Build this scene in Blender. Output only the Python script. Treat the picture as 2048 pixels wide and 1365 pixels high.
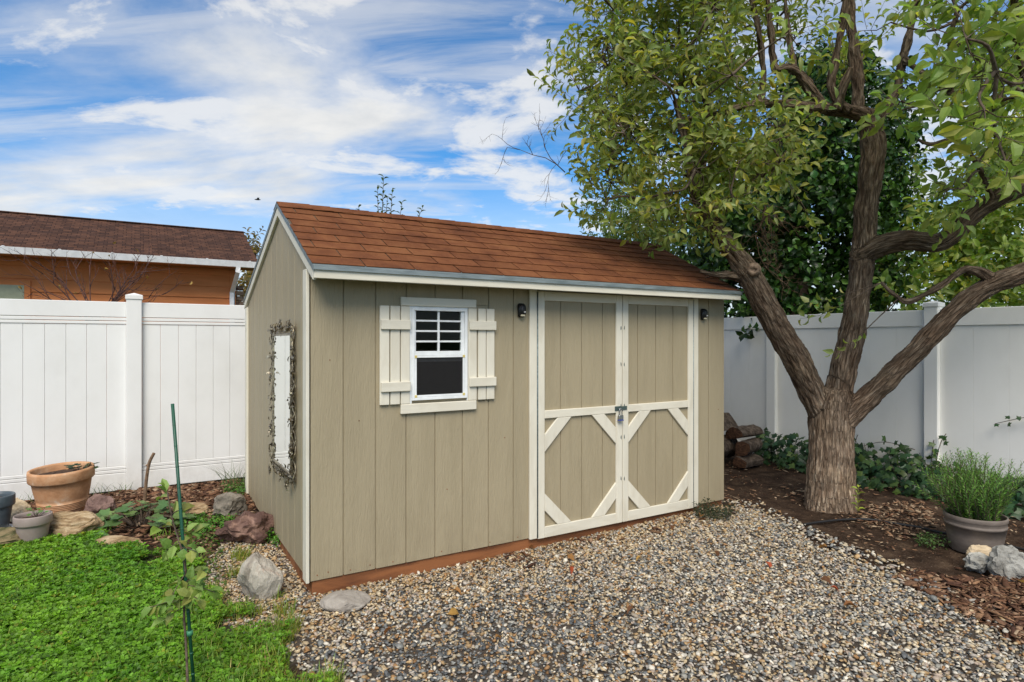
import bpy, bmesh, math, random
import numpy as np
from mathutils import Vector, Matrix, noise as mnoise

for o in list(bpy.data.objects):
    bpy.data.objects.remove(o, do_unlink=True)
SC = bpy.context.scene
COL = SC.collection
rng = np.random.default_rng(11)
random.seed(5)

# ------------------------------------------------------------------ camera
F_PX, YAW, CX, CY, CH = 1226.9, 0.5466, -0.8679, -3.7455, 1.5149
SN, CS = math.sin(YAW), math.cos(YAW)
cam_d = bpy.data.cameras.new('camera')
cam_d.sensor_width = 36.0
cam_d.lens = 36.0 * F_PX / 2048.0
cam_d.clip_start = 0.05
cam_d.clip_end = 3000
cam = bpy.data.objects.new('camera', cam_d)
COL.objects.link(cam)
cam.location = (CX, CY, CH)
cam.rotation_euler = (math.radians(90), 0, -YAW)
SC.camera = cam
SC.render.resolution_x, SC.render.resolution_y = 1024, 682

# ------------------------------------------------------------------ sky, sun, exposure
SUN_DIR = Vector((-0.34, -0.56, 0.76)).normalized()      # towards the sun, behind thin cloud
w = bpy.data.worlds.new('World'); SC.world = w; w.use_nodes = True
nt = w.node_tree; nt.nodes.clear()
def N(t, **kw):
    n = nt.nodes.new(t)
    for k, v in kw.items(): setattr(n, k, v)
    return n
def L(a, b): nt.links.new(a, b)
def MATH(op, a, b=None, c=None):
    n = N('ShaderNodeMath', operation=op)
    for i, v in enumerate((a, b, c)):
        if v is None: continue
        if isinstance(v, (int, float)): n.inputs[i].default_value = v
        else: L(v, n.inputs[i])
    return n.outputs[0]
out = N('ShaderNodeOutputWorld'); bg = N('ShaderNodeBackground'); bg.inputs[1].default_value = 0.1
sky = N('ShaderNodeTexSky'); sky.sky_type = 'NISHITA'; sky.sun_disc = False
sky.sun_elevation = math.asin(SUN_DIR.z)
sky.sun_rotation = math.atan2(SUN_DIR.x, SUN_DIR.y)
sky.altitude = 1300; sky.air_density = 1.0; sky.dust_density = 0.3; sky.ozone_density = 3.0
tc = N('ShaderNodeTexCoord'); sep = N('ShaderNodeSeparateXYZ'); L(tc.outputs['Generated'], sep.inputs[0])
zz = MATH('ADD', MATH('MAXIMUM', sep.outputs[2], 0.0), 0.16)
ra = MATH('ADD', MATH('MULTIPLY', sep.outputs[0], CS), MATH('MULTIPLY', sep.outputs[1], -SN))
fo = MATH('ADD', MATH('MULTIPLY', sep.outputs[0], SN), MATH('MULTIPLY', sep.outputs[1], CS))
cu = MATH('DIVIDE', ra, zz); cv = MATH('DIVIDE', fo, zz)
def cloudvec(sx, sy, ox, oy):
    cb = N('ShaderNodeCombineXYZ')
    L(MATH('ADD', MATH('MULTIPLY', cu, sx), ox), cb.inputs[0]); L(MATH('ADD', MATH('MULTIPLY', cv, sy), oy), cb.inputs[1])
    return cb.outputs[0]
def fbm(vec, scale, detail, rough, dist):
    n = N('ShaderNodeTexNoise'); L(vec, n.inputs['Vector'])
    n.inputs['Scale'].default_value = scale; n.inputs['Detail'].default_value = detail
    n.inputs['Roughness'].default_value = rough; n.inputs['Distortion'].default_value = dist
    return n.outputs[0]
n1 = fbm(cloudvec(0.55, 0.85, 5.3, 2.9), 1.15, 9, 0.56, 0.35)      # broad streaky sheets
n2 = fbm(cloudvec(0.9, 1.1, 1.7, 8.2), 2.6, 10, 0.6, 0.25)         # puffs
n3 = fbm(cloudvec(0.4, 2.0, 1.3, 9.2), 2.2, 8, 0.62, 0.5)          # thin wisps
def ramp(v, a, b):
    m = N('ShaderNodeMapRange'); m.interpolation_type = 'SMOOTHSTEP'
    L(v, m.inputs[0]); m.inputs[1].default_value = a; m.inputs[2].default_value = b
    return m.outputs[0]
c1 = ramp(n1, 0.455, 0.68); c2 = ramp(n2, 0.47, 0.63); c3 = MATH('MULTIPLY', ramp(n3, 0.40, 0.72), 0.6)
cov = MATH('MAXIMUM', MATH('MAXIMUM', c1, MATH('MULTIPLY', c2, 0.85)), c3)
cov = MATH('MAXIMUM', cov, MATH('MULTIPLY', ramp(sep.outputs[2], 0.30, 0.04), 0.85))       # cloud thickens towards the horizon
cov = MATH('MINIMUM', MATH('MULTIPLY', cov, 0.96), 1.0)
shade = N('ShaderNodeMapRange'); L(n2, shade.inputs[0])
shade.inputs[1].default_value = 0.3; shade.inputs[2].default_value = 0.65
cc = N('ShaderNodeMix', data_type='RGBA'); L(shade.outputs[0], cc.inputs[0])
cc.inputs[6].default_value = (3.75, 3.85, 3.92, 1); cc.inputs[7].default_value = (4.95, 4.88, 4.7, 1)
skyc = N('ShaderNodeMix', data_type='RGBA', blend_type='MULTIPLY'); skyc.inputs[0].default_value = 1
L(sky.outputs[0], skyc.inputs[6]); skyc.inputs[7].default_value = (0.30, 0.71, 0.92, 1)
mx = N('ShaderNodeMix', data_type='RGBA'); L(cov, mx.inputs[0]); L(skyc.outputs[2], mx.inputs[6]); L(cc.outputs[2], mx.inputs[7])
L(mx.outputs[2], bg.inputs[0]); L(bg.outputs[0], out.inputs[0])

sun_d = bpy.data.lights.new('sun', 'SUN'); sun_d.energy = 2.2; sun_d.angle = math.radians(38); sun_d.color = (1.0, 0.925, 0.81)
sun = bpy.data.objects.new('sun', sun_d); COL.objects.link(sun)
sun.rotation_euler = SUN_DIR.to_track_quat('Z', 'Y').to_euler(); sun.location = (0, 0, 12)
SC.view_settings.view_transform = 'Standard'; SC.view_settings.look = 'None'
SC.view_settings.gamma = 1.0; SC.view_settings.use_curve_mapping = False
SC.view_settings.exposure = 0.92

# ------------------------------------------------------------------ helpers: places
def P(px, py, d):
    """point at depth d (m along the view axis) behind photo pixel"""
    t = (px - 1024) / F_PX; u = (682.5 - py) / F_PX
    return Vector((CX + d * (SN + t * CS), CY + d * (CS - t * SN), CH + d * u))
def ss(v, a, b):
    t = np.clip((v - a) / (b - a), 0, 1); return t * t * (3 - 2 * t)
def gz(x, y):
    a = 0.05 * ss(x, 1.0, 4.8); b = 0.10 * ss(y, 0.2, 2.8)
    return np.sqrt(a * a + b * b)
def G(px, py):
    """ground point under a photo pixel"""
    z = 0.0
    for _ in range(6):
        d = F_PX * (CH - z) / (py - 682.5); q = P(px, py, d); z = float(gz(q.x, q.y))
    return Vector((q.x, q.y, z))
def depth(v):
    return (v[0] - CX) * SN + (v[1] - CY) * CS
def inside(poly, x, y):
    x = np.asarray(x); y = np.asarray(y); r = np.zeros(x.shape, bool); n = len(poly)
    for i in range(n):
        x0, y0 = poly[i]; x1, y1 = poly[(i + 1) % n]
        if y0 == y1: continue
        c = ((y0 > y) != (y1 > y)) & (x < (x1 - x0) * (y - y0) / (y1 - y0) + x0)
        r ^= c
    return r

# ------------------------------------------------------------------ helpers: materials
MATS = {}
def new_mat(name):
    m = bpy.data.materials.new(name); m.use_nodes = True; MATS[name] = m
    t = m.node_tree; p = t.nodes['Principled BSDF']
    return m, t, p
def _mapped(t, scale, coord):
    if coord == 'world': s = t.nodes.new('ShaderNodeNewGeometry').outputs['Position']
    elif coord == 'object': s = t.nodes.new('ShaderNodeTexCoord').outputs['Object']
    else:
        a = t.nodes.new('ShaderNodeAttribute'); a.attribute_name = coord; s = a.outputs['Vector']
    mp = t.nodes.new('ShaderNodeVectorMath'); mp.operation = 'MULTIPLY'
    t.links.new(s, mp.inputs[0]); mp.inputs[1].default_value = scale
    return mp.outputs[0]
def _noise(t, vec, detail=4, rough=0.55, dist=0.0, scale=1.0):
    n = t.nodes.new('ShaderNodeTexNoise'); t.links.new(vec, n.inputs['Vector'])
    n.inputs['Scale'].default_value = scale; n.inputs['Detail'].default_value = detail
    n.inputs['Roughness'].default_value = rough; n.inputs['Distortion'].default_value = dist
    return n.outputs[0]
def _ramp(t, v, stops):
    r = t.nodes.new('ShaderNodeValToRGB'); e = r.color_ramp.elements
    while len(e) < len(stops): e.new(0.5)
    for i, (p, c) in enumerate(stops):
        e[i].position = 0.5 + (p - 0.5) * 0.62; e[i].color = (*c, 1)
    t.links.new(v, r.inputs[0]); return r.outputs[0]
def surf(name, stops, cscale=(8, 8, 8), detail=5, rough=0.7, bump=0.0, bscale=None, bdist=0.004, bdetail=6,
         coord='world', metallic=0.0, spec=0.3, rand=0.0, cdist=0.0, b2=None, crough=0.6, bdistort=0.0, splash=0.0):
    """noise-coloured, bumped surface"""
    m, t, p = new_mat(name)
    col = _ramp(t, _noise(t, _mapped(t, cscale, coord), detail, crough, cdist), stops)
    if rand:
        oi = t.nodes.new('ShaderNodeObjectInfo'); mr = t.nodes.new('ShaderNodeMapRange')
        t.links.new(oi.outputs['Random'], mr.inputs[0]); mr.inputs[3].default_value = 1 - rand; mr.inputs[4].default_value = 1 + rand
        mm = t.nodes.new('ShaderNodeVectorMath'); mm.operation = 'SCALE'
        t.links.new(col, mm.inputs[0]); t.links.new(mr.outputs[0], mm.inputs['Scale']); col = mm.outputs[0]
    if splash:                                          # soil splashed up by rain along the foot
        ge = t.nodes.new('ShaderNodeNewGeometry'); sx = t.nodes.new('ShaderNodeSeparateXYZ'); t.links.new(ge.outputs['Position'], sx.inputs[0])
        hz = t.nodes.new('ShaderNodeMapRange'); t.links.new(sx.outputs[2], hz.inputs[0]); hz.inputs[1].default_value = .45; hz.inputs[2].default_value = .06
        nz = _noise(t, _mapped(t, (9, 9, 5), 'world'), 8, .7); nr = t.nodes.new('ShaderNodeMapRange'); t.links.new(nz, nr.inputs[0]); nr.inputs[1].default_value = .38; nr.inputs[2].default_value = .68
        pm = t.nodes.new('ShaderNodeMath'); pm.operation = 'MULTIPLY'; t.links.new(hz.outputs[0], pm.inputs[0]); t.links.new(nr.outputs[0], pm.inputs[1])
        p2 = t.nodes.new('ShaderNodeMath'); p2.operation = 'MULTIPLY'; t.links.new(pm.outputs[0], p2.inputs[0]); p2.inputs[1].default_value = splash * 2
        mxx = t.nodes.new('ShaderNodeMix'); mxx.data_type = 'RGBA'; t.links.new(p2.outputs[0], mxx.inputs[0]); t.links.new(col, mxx.inputs[6]); mxx.inputs[7].default_value = (.20, .155, .10, 1); col = mxx.outputs[2]
    t.links.new(col, p.inputs['Base Color'])
    p.inputs['Roughness'].default_value = rough; p.inputs['Metallic'].default_value = metallic
    p.inputs['Specular IOR Level'].default_value = spec
    if bump:
        h = _noise(t, _mapped(t, bscale or cscale, coord), bdetail, 0.6, bdistort)
        b = t.nodes.new('ShaderNodeBump'); b.inputs['Strength'].default_value = bump; b.inputs['Distance'].default_value = bdist
        t.links.new(h, b.inputs['Height']); nrm = b.outputs[0]
        if b2:
            h2 = _noise(t, _mapped(t, b2[0], coord), 5, 0.6)
            bb = t.nodes.new('ShaderNodeBump'); bb.inputs['Strength'].default_value = b2[1]; bb.inputs['Distance'].default_value = b2[2]
            t.links.new(h2, bb.inputs['Height']); t.links.new(nrm, bb.inputs['Normal']); nrm = bb.outputs[0]
        t.links.new(nrm, p.inputs['Normal'])
    return m
def flat(name, c, rough=0.5, metallic=0.0, spec=0.4):
    return surf(name, [(0.3, tuple(v * 0.93 for v in c)), (0.7, tuple(min(1, v * 1.06) for v in c))], (14, 14, 14), 4, rough,
                bump=0.06, bscale=(90, 90, 90), bdist=0.001, metallic=metallic, spec=spec)
def attr_mat(name, rough=0.8, bump=0.3, bscale=60, bdist=0.003, var=0.25, spec=0.3):
    m, t, p = new_mat(name)
    a = t.nodes.new('ShaderNodeAttribute'); a.attribute_name = 'col'
    n = _noise(t, _mapped(t, (bscale,) * 3, 'world'), 4)
    mr = t.nodes.new('ShaderNodeMapRange'); t.links.new(n, mr.inputs[0]); mr.inputs[1].default_value = 0.3; mr.inputs[2].default_value = 0.7
    mr.inputs[3].default_value = 1 - var; mr.inputs[4].default_value = 1 + var
    mm = t.nodes.new('ShaderNodeVectorMath'); mm.operation = 'SCALE'
    t.links.new(a.outputs['Color'], mm.inputs[0]); t.links.new(mr.outputs[0], mm.inputs['Scale'])
    t.links.new(mm.outputs[0], p.inputs['Base Color']); p.inputs['Roughness'].default_value = rough
    p.inputs['Specular IOR Level'].default_value = spec
    if bump:
        b = t.nodes.new('ShaderNodeBump'); b.inputs['Strength'].default_value = bump; b.inputs['Distance'].default_value = bdist
        t.links.new(n, b.inputs['Height']); t.links.new(b.outputs[0], p.inputs['Normal'])
    return m
def leaf_mat(name, under=(1.25, 1.2, 1.15), rough=0.45, trans=0.35, spec=0.4):
    """two-sided leaf: paler underside, some light passing through"""
    m, t, p = new_mat(name)
    a = t.nodes.new('ShaderNodeAttribute'); a.attribute_name = 'col'
    g = t.nodes.new('ShaderNodeNewGeometry')
    um = t.nodes.new('ShaderNodeMix'); um.data_type = 'RGBA'; um.blend_type = 'MULTIPLY'
    t.links.new(g.outputs['Backfacing'], um.inputs[0]); t.links.new(a.outputs['Color'], um.inputs[6]); um.inputs[7].default_value = (*under, 1)
    t.links.new(um.outputs[2], p.inputs['Base Color']); p.inputs['Roughness'].default_value = rough
    p.inputs['Specular IOR Level'].default_value = spec
    tr = t.nodes.new('ShaderNodeBsdfTranslucent')
    tm = t.nodes.new('ShaderNodeMix'); tm.data_type = 'RGBA'; tm.blend_type = 'MULTIPLY'; tm.inputs[0].default_value = 1
    t.links.new(a.outputs['Color'], tm.inputs[6]); tm.inputs[7].default_value = (1.5, 1.6, 0.6, 1)
    t.links.new(tm.outputs[2], tr.inputs[0])
    ms = t.nodes.new('ShaderNodeMixShader'); ms.inputs[0].default_value = trans
    t.links.new(p.outputs[0], ms.inputs[1]); t.links.new(tr.outputs[0], ms.inputs[2])
    t.links.new(ms.outputs[0], t.nodes['Material Output'].inputs[0])
    return m

def grain(name, c, dark, cs=(10, 10, 1.2), bs=(55, 55, 3.2), bump=0.5, rough=0.55, rand=0.03, bdist=0.004, splash=0.0):
    return surf(name, [(0.25, dark), (0.6, c)], cs, 6, rough, bump=bump, bscale=bs, bdist=bdist, rand=rand, cdist=0.6, bdistort=1.6, splash=splash)

# siding: tan paint over embossed wood grain
M_SIDE = grain('tan_siding_paint', (0.365, 0.306, 0.200), (0.336, 0.281, 0.182), bump=0.9, bdist=0.0052, bs=(60, 60, 7), splash=.16)
M_CREAM = grain('cream_trim_paint', (0.70, 0.66, 0.55), (0.63, 0.585, 0.475), cs=(12, 12, 3), bs=(70, 70, 7), bump=0.5, bdist=0.002)
M_CREAMH = grain('cream_trim_paint_crosswise', (0.70, 0.66, 0.55), (0.63, 0.585, 0.475), cs=(3, 12, 12), bs=(7, 70, 70), bump=0.5, bdist=0.002)
M_SKID = grain('stained_cedar', (0.27, 0.105, 0.04), (0.13, 0.05, 0.022), cs=(2.2, 9, 16), bs=(4, 60, 80), bump=0.5, rough=0.6, bdist=0.003)
M_SHING = surf('asphalt_shingle', [(0.2, (0.085, 0.032, 0.016)), (0.5, (0.150, 0.056, 0.024)), (0.8, (0.205, 0.086, 0.036))], (4, 4, 4), 9, 0.95,
               bump=0.7, bscale=(240, 240, 240), bdist=0.003, spec=0.1, rand=0.10, crough=0.75)
M_ZINC = surf('zinc_flashing', [(0.3, (0.13, 0.16, 0.165)), (0.7, (0.22, 0.26, 0.265))], (5, 30, 30), 4, 0.5, metallic=0.25, spec=0.5)
M_ZINCD = surf('dark_hinge_strip', [(0.3, (0.10, 0.14, 0.15)), (0.7, (0.20, 0.25, 0.26))], (30, 30, 60), 4, 0.5, metallic=0.4)
M_VINYLW = flat('white_window_vinyl', (0.80, 0.82, 0.82), 0.35)
M_VINYL = surf('white_fence_vinyl', [(0.1, (0.68, 0.675, 0.65)), (0.5, (0.765, 0.762, 0.742)), (0.8, (0.80, 0.797, 0.78))], (1.6, 1.6, 1.1), 7, 0.62, splash=.16, bump=0.05, bscale=(60, 60, 8), bdist=0.001)
M_VINYLC = surf('shade_lifted_cream_vinyl', [(0.1, (0.76, 0.745, 0.695)), (0.5, (0.84, 0.825, 0.775)), (0.8, (0.87, 0.855, 0.81))], (1.6, 1.6, 1.1), 7, 0.62, splash=.12, bump=0.05, bscale=(60, 60, 8), bdist=0.001)  # cream tone, lightened and warmed in the colour to offset bluish tree shade
M_DARKIN = flat('bare_plywood', (0.12, 0.09, 0.06), 0.9)
M_BLACK = flat('black_plastic', (0.018, 0.018, 0.018), 0.4)
M_DGREY = flat('dark_green_metal', (0.08, 0.115, 0.105), 0.45, 0.3)
M_STEEL = flat('lock_steel', (0.42, 0.44, 0.46), 0.3, 0.9)
M_BLUE = flat('blue_rubber', (0.07, 0.09, 0.30), 0.5)
M_YEL = flat('yellow_corner_plastic', (0.62, 0.50, 0.18), 0.5)
M_BRONZE = surf('aged_bronze', [(0.25, (0.10, 0.08, 0.06)), (0.5, (0.27, 0.23, 0.17)), (0.8, (0.60, 0.53, 0.36))], (45, 45, 45), 5, 0.40, metallic=0.7)
def glass_mat():
    m, t, p = new_mat('window_glass')
    gl = t.nodes.new('ShaderNodeBsdfGlossy'); gl.inputs['Roughness'].default_value = 0.02
    tr = t.nodes.new('ShaderNodeBsdfTransparent'); tr.inputs[0].default_value = (0.86, 0.9, 0.88, 1)
    fr = t.nodes.new('ShaderNodeFresnel'); fr.inputs[0].default_value = 1.22
    ms = t.nodes.new('ShaderNodeMixShader'); t.links.new(fr.outputs[0], ms.inputs[0])
    t.links.new(tr.outputs[0], ms.inputs[1]); t.links.new(gl.outputs[0], ms.inputs[2])
    t.links.new(ms.outputs[0], t.nodes['Material Output'].inputs[0]); return m
M_GLASS = glass_mat()
def screen_mat():
    m, t, p = new_mat('insect_screen')
    p.inputs['Base Color'].default_value = (0.012, 0.011, 0.011, 1); p.inputs['Roughness'].default_value = 0.8
    tr = t.nodes.new('ShaderNodeBsdfTransparent')
    ms = t.nodes.new('ShaderNodeMixShader'); ms.inputs[0].default_value = 0.55
    t.links.new(tr.outputs[0], ms.inputs[1]); t.links.new(p.outputs[0], ms.inputs[2])
    t.links.new(ms.outputs[0], t.nodes['Material Output'].inputs[0]); return m
M_SCREEN = screen_mat()
m, t, p = new_mat('mirror_glass'); M_MIRROR = m
p.inputs['Base Color'].default_value = (0.86, 0.9, 0.87, 1); p.inputs['Metallic'].default_value = 1; p.inputs['Roughness'].default_value = 0.03
m, t, p = new_mat('lamp_lens'); M_LENS = m
p.inputs['Base Color'].default_value = (0.62, 0.56, 0.40, 1); p.inputs['Roughness'].default_value = 0.2
M_WHITE = flat('white_plastic', (0.8, 0.8, 0.8), 0.4)
def bark_mat():
    """flaking plates with dark splits, running along each limb"""
    m, t, p = new_mat('apple_bark')
    v = _mapped(t, (1, 1, 1), 'bark')
    n0 = t.nodes.new('ShaderNodeTexNoise'); t.links.new(v, n0.inputs['Vector']); n0.inputs['Scale'].default_value = 30; n0.inputs['Detail'].default_value = 5
    sb = t.nodes.new('ShaderNodeVectorMath'); sb.operation = 'SUBTRACT'; t.links.new(n0.outputs['Color'], sb.inputs[0]); sb.inputs[1].default_value = (.5, .5, .5)
    sc = t.nodes.new('ShaderNodeVectorMath'); sc.operation = 'SCALE'; t.links.new(sb.outputs[0], sc.inputs[0]); sc.inputs['Scale'].default_value = .05
    ad = t.nodes.new('ShaderNodeVectorMath'); t.links.new(v, ad.inputs[0]); t.links.new(sc.outputs[0], ad.inputs[1])
    vo = t.nodes.new('ShaderNodeTexVoronoi'); vo.feature = 'DISTANCE_TO_EDGE'; vo.inputs['Scale'].default_value = 34; t.links.new(ad.outputs[0], vo.inputs['Vector'])
    cr = t.nodes.new('ShaderNodeMapRange'); cr.interpolation_type = 'SMOOTHSTEP'; t.links.new(vo.outputs[0], cr.inputs[0]); cr.inputs[1].default_value = 0.0; cr.inputs[2].default_value = .20; cr.inputs[3].default_value = .62
    nz = _noise(t, _mapped(t, (46, 46, 46), 'bark'), 9, .7, .5)
    big = _noise(t, _mapped(t, (3.2, 3.2, 3.2), 'world'), 4, .6)
    col = _ramp(t, nz, [(0.05, (0.035, 0.024, 0.017)), (0.36, (0.105, 0.074, 0.053)), (0.6, (0.210, 0.162, 0.122)), (0.95, (0.46, 0.40, 0.325))])
    tint = _ramp(t, big, [(0.2, (0.80, 0.70, 0.62)), (0.55, (1.0, 0.97, 0.92)), (0.85, (1.25, 1.18, 1.05))])
    m1 = t.nodes.new('ShaderNodeVectorMath'); m1.operation = 'MULTIPLY'; t.links.new(col, m1.inputs[0]); t.links.new(tint, m1.inputs[1])
    ge = t.nodes.new('ShaderNodeNewGeometry'); sz_ = t.nodes.new('ShaderNodeSeparateXYZ'); t.links.new(ge.outputs['Position'], sz_.inputs[0])
    ag = t.nodes.new('ShaderNodeMapRange'); ag.interpolation_type = 'SMOOTHSTEP'; t.links.new(sz_.outputs[2], ag.inputs[0])       # old trunk wood is paler than the limbs
    ag.inputs[1].default_value = 1.25; ag.inputs[2].default_value = .45; ag.inputs[3].default_value = .92; ag.inputs[4].default_value = 1.75
    m3 = t.nodes.new('ShaderNodeVectorMath'); m3.operation = 'SCALE'; t.links.new(m1.outputs[0], m3.inputs[0]); t.links.new(ag.outputs[0], m3.inputs['Scale'])
    m2 = t.nodes.new('ShaderNodeVectorMath'); m2.operation = 'SCALE'; t.links.new(m3.outputs[0], m2.inputs[0]); t.links.new(cr.outputs[0], m2.inputs['Scale'])
    t.links.new(m2.outputs[0], p.inputs['Base Color']); p.inputs['Roughness'].default_value = .92; p.inputs['Specular IOR Level'].default_value = .12
    hm = t.nodes.new('ShaderNodeMath'); hm.operation = 'MULTIPLY_ADD'; t.links.new(nz, hm.inputs[0]); hm.inputs[1].default_value = .8; t.links.new(cr.outputs[0], hm.inputs[2])
    b = t.nodes.new('ShaderNodeBump'); b.inputs['Strength'].default_value = 1.0; b.inputs['Distance'].default_value = .02
    t.links.new(hm.outputs[0], b.inputs['Height']); t.links.new(b.outputs[0], p.inputs['Normal'])
    return m
M_BARK = bark_mat()
M_TWIG = surf('twig_bark', [(0.3, (0.06, 0.042, 0.032)), (0.7, (0.15, 0.11, 0.08))], (30, 30, 30), 5, 0.85, bump=0.4, bscale=(70, 70, 70), bdist=0.003)
M_DRY = surf('dry_twig', [(0.3, (0.11, 0.065, 0.04)), (0.7, (0.25, 0.16, 0.10))], (30, 30, 30), 5, 0.85)
M_BARE = surf('purple_twig', [(0.3, (0.05, 0.025, 0.022)), (0.7, (0.11, 0.055, 0.045))], (30, 30, 30), 5, 0.85)
M_LEAF = leaf_mat('apple_leaf', under=(1.45, 1.3, 1.9), trans=0.48)
M_IVY = leaf_mat('ivy_leaf', under=(1.2, 1.15, 1.2), rough=0.38, trans=0.15, spec=0.28)
M_GRASS = leaf_mat('lawn_leaf', under=(1.1, 1.05, 1.1), rough=0.5, trans=0.4)
M_HERB = leaf_mat('herb_leaf', under=(1.15, 1.1, 1.3), rough=0.55, trans=0.25)
M_DRYLEAF = leaf_mat('dry_leaf', under=(1.1, 1.1, 1.1), rough=0.7, trans=0.15, spec=0.2)
M_PEB = attr_mat('river_gravel', 0.6, 0.35, 90, 0.003, 0.22, 0.35)
M_CHIP = attr_mat('bark_chip', 0.9, 0.5, 70, 0.003, 0.35, 0.15)

# ------------------------------------------------------------------ helpers: meshes and things
def link(o, parent=None):
    COL.objects.link(o)
    if parent is not None:
        o.parent = parent
        inv = Matrix.Identity(4); q = parent; chain = []
        while q is not None: chain.append(q); q = q.parent
        mw = Matrix.Identity(4)
        for q in reversed(chain): mw = mw @ q.matrix_parent_inverse @ q.matrix_basis
        o.matrix_parent_inverse = mw.inverted()
    return o
def mobj(name, v, f, mat, parent=None, smooth=False, kind=None):
    me = bpy.data.meshes.new(name); me.from_pydata([tuple(q) for q in v], [], [tuple(q) for q in f]); me.validate()
    me.materials.append(mat)
    if smooth: me.polygons.foreach_set('use_smooth', [True] * len(me.polygons))
    me.update(); o = bpy.data.objects.new(name, me)
    if kind: o['kind'] = kind
    return link(o, parent)
def bobj(name, bm, mat, parent=None, smooth=False, kind=None):
    bmesh.ops.recalc_face_normals(bm, faces=bm.faces[:])
    me = bpy.data.meshes.new(name); bm.to_mesh(me); bm.free(); me.materials.append(mat)
    if smooth: me.polygons.foreach_set('use_smooth', [True] * len(me.polygons))
    o = bpy.data.objects.new(name, me)
    if kind: o['kind'] = kind
    return link(o, parent)
def thing(name, label, cat, loc, group=None):
    o = bpy.data.objects.new(name, None); o.empty_display_size = 0.1; o.location = loc
    return tag(link(o), label, cat, group)
def tag(o, label, cat, group=None):
    o['label'] = label; o['category'] = cat
    if group: o['group'] = group
    return o
def struct(o): o['kind'] = 'structure'; return o
def bm_box(x0, x1, y0, y1, z0, z1, bev=0.002, bm=None):
    own = bm is None
    b = bmesh.new()
    bmesh.ops.create_cube(b, size=1)
    for v in b.verts:
        v.co = (x0 + (v.co.x + .5) * (x1 - x0), y0 + (v.co.y + .5) * (y1 - y0), z0 + (v.co.z + .5) * (z1 - z0))
    if bev > 0: bmesh.ops.bevel(b, geom=b.edges[:], offset=bev, segments=1, affect='EDGES')
    if own: return b
    me = bpy.data.meshes.new('t'); b.to_mesh(me); b.free(); bm.from_mesh(me); bpy.data.meshes.remove(me); return bm
def box(name, x0, x1, y0, y1, z0, z1, mat, parent=None, bev=0.002):
    return bobj(name, bm_box(x0, x1, y0, y1, z0, z1, bev), mat, parent)
def prism(name, pts, ext, mat, parent=None, bev=0.0015):
    """closed planar loop of 3D points, extruded along ext"""
    b = bmesh.new(); vs = [b.verts.new(p) for p in pts]; f = b.faces.new(vs)
    r = bmesh.ops.extrude_face_region(b, geom=[f])
    bmesh.ops.translate(b, vec=Vector(ext), verts=[g for g in r['geom'] if isinstance(g, bmesh.types.BMVert)])
    if bev: bmesh.ops.bevel(b, geom=b.edges[:], offset=bev, segments=1, affect='EDGES')
    return bobj(name, b, mat, parent)
def lathe(prof, seg=40, cen=(0, 0, 0), tilt=None, wob=0.0):
    v = []; f = []; n = len(prof)
    for i in range(seg):
        a = 2 * math.pi * i / seg
        for r, z in prof: v.append(Vector((r * math.cos(a), r * math.sin(a), z)))
    for i in range(seg):
        j = (i + 1) % seg
        for k in range(n - 1): f.append((i * n + k, j * n + k, j * n + k + 1, i * n + k + 1))
    if tilt is not None: v = [tilt @ q for q in v]
    return [q + Vector(cen) for q in v], f
def tube(pts, rad, seg=8, closed_ends=True):
    """swept tube through points"""
    pts = [Vector(p) for p in pts]; n = len(pts)
    if not hasattr(rad, '__len__'): rad = [rad] * n
    v = []; f = []; prev = None
    for i in range(n):
        a = pts[max(0, i - 1)]; b = pts[min(n - 1, i + 1)]; tg = (b - a)
        tg = tg.normalized() if tg.length > 1e-9 else Vector((0, 0, 1))
        if prev is None: u = tg.orthogonal().normalized()
        else:
            u = prev - tg * prev.dot(tg)
            u = u.normalized() if u.length > 1e-6 else tg.orthogonal().normalized()
        prev = u; w_ = tg.cross(u)
        for k in range(seg):
            an = 2 * math.pi * k / seg
            v.append(pts[i] + (u * math.cos(an) + w_ * math.sin(an)) * rad[i])
    for i in range(n - 1):
        for k in range(seg):
            k2 = (k + 1) % seg
            f.append((i * seg + k, i * seg + k2, (i + 1) * seg + k2, (i + 1) * seg + k))
    if closed_ends:
        f.append(tuple(reversed(range(seg)))); f.append(tuple((n - 1) * seg + k for k in range(seg)))
    return v, f
class MB:
    def __init__(s): s.v = []; s.f = []
    def add(s, vf):
        o = len(s.v); s.v += list(vf[0]); s.f += [tuple(i + o for i in q) for q in vf[1]]; return s
    def tube(s, *a, **k): return s.add(tube(*a, **k))
    def obj(s, name, mat, parent=None, smooth=True, kind=None): return mobj(name, s.v, s.f, mat, parent, smooth, kind)
def smooth_path(pts, n=4):
    """Catmull-Rom through (x,y,z,r) rows"""
    p = np.array(pts, float); out_ = []
    for i in range(len(p) - 1):
        p0 = p[max(0, i - 1)]; p1 = p[i]; p2 = p[i + 1]; p3 = p[min(len(p) - 1, i + 2)]
        for k in range(n):
            u = k / n
            out_.append(0.5 * (2 * p1 + (p2 - p0) * u + (2 * p0 - 5 * p1 + 4 * p2 - p3) * u * u + (3 * p1 - p0 - 3 * p2 + p3) * u ** 3))
    out_.append(p[-1]); return np.array(out_)
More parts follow.
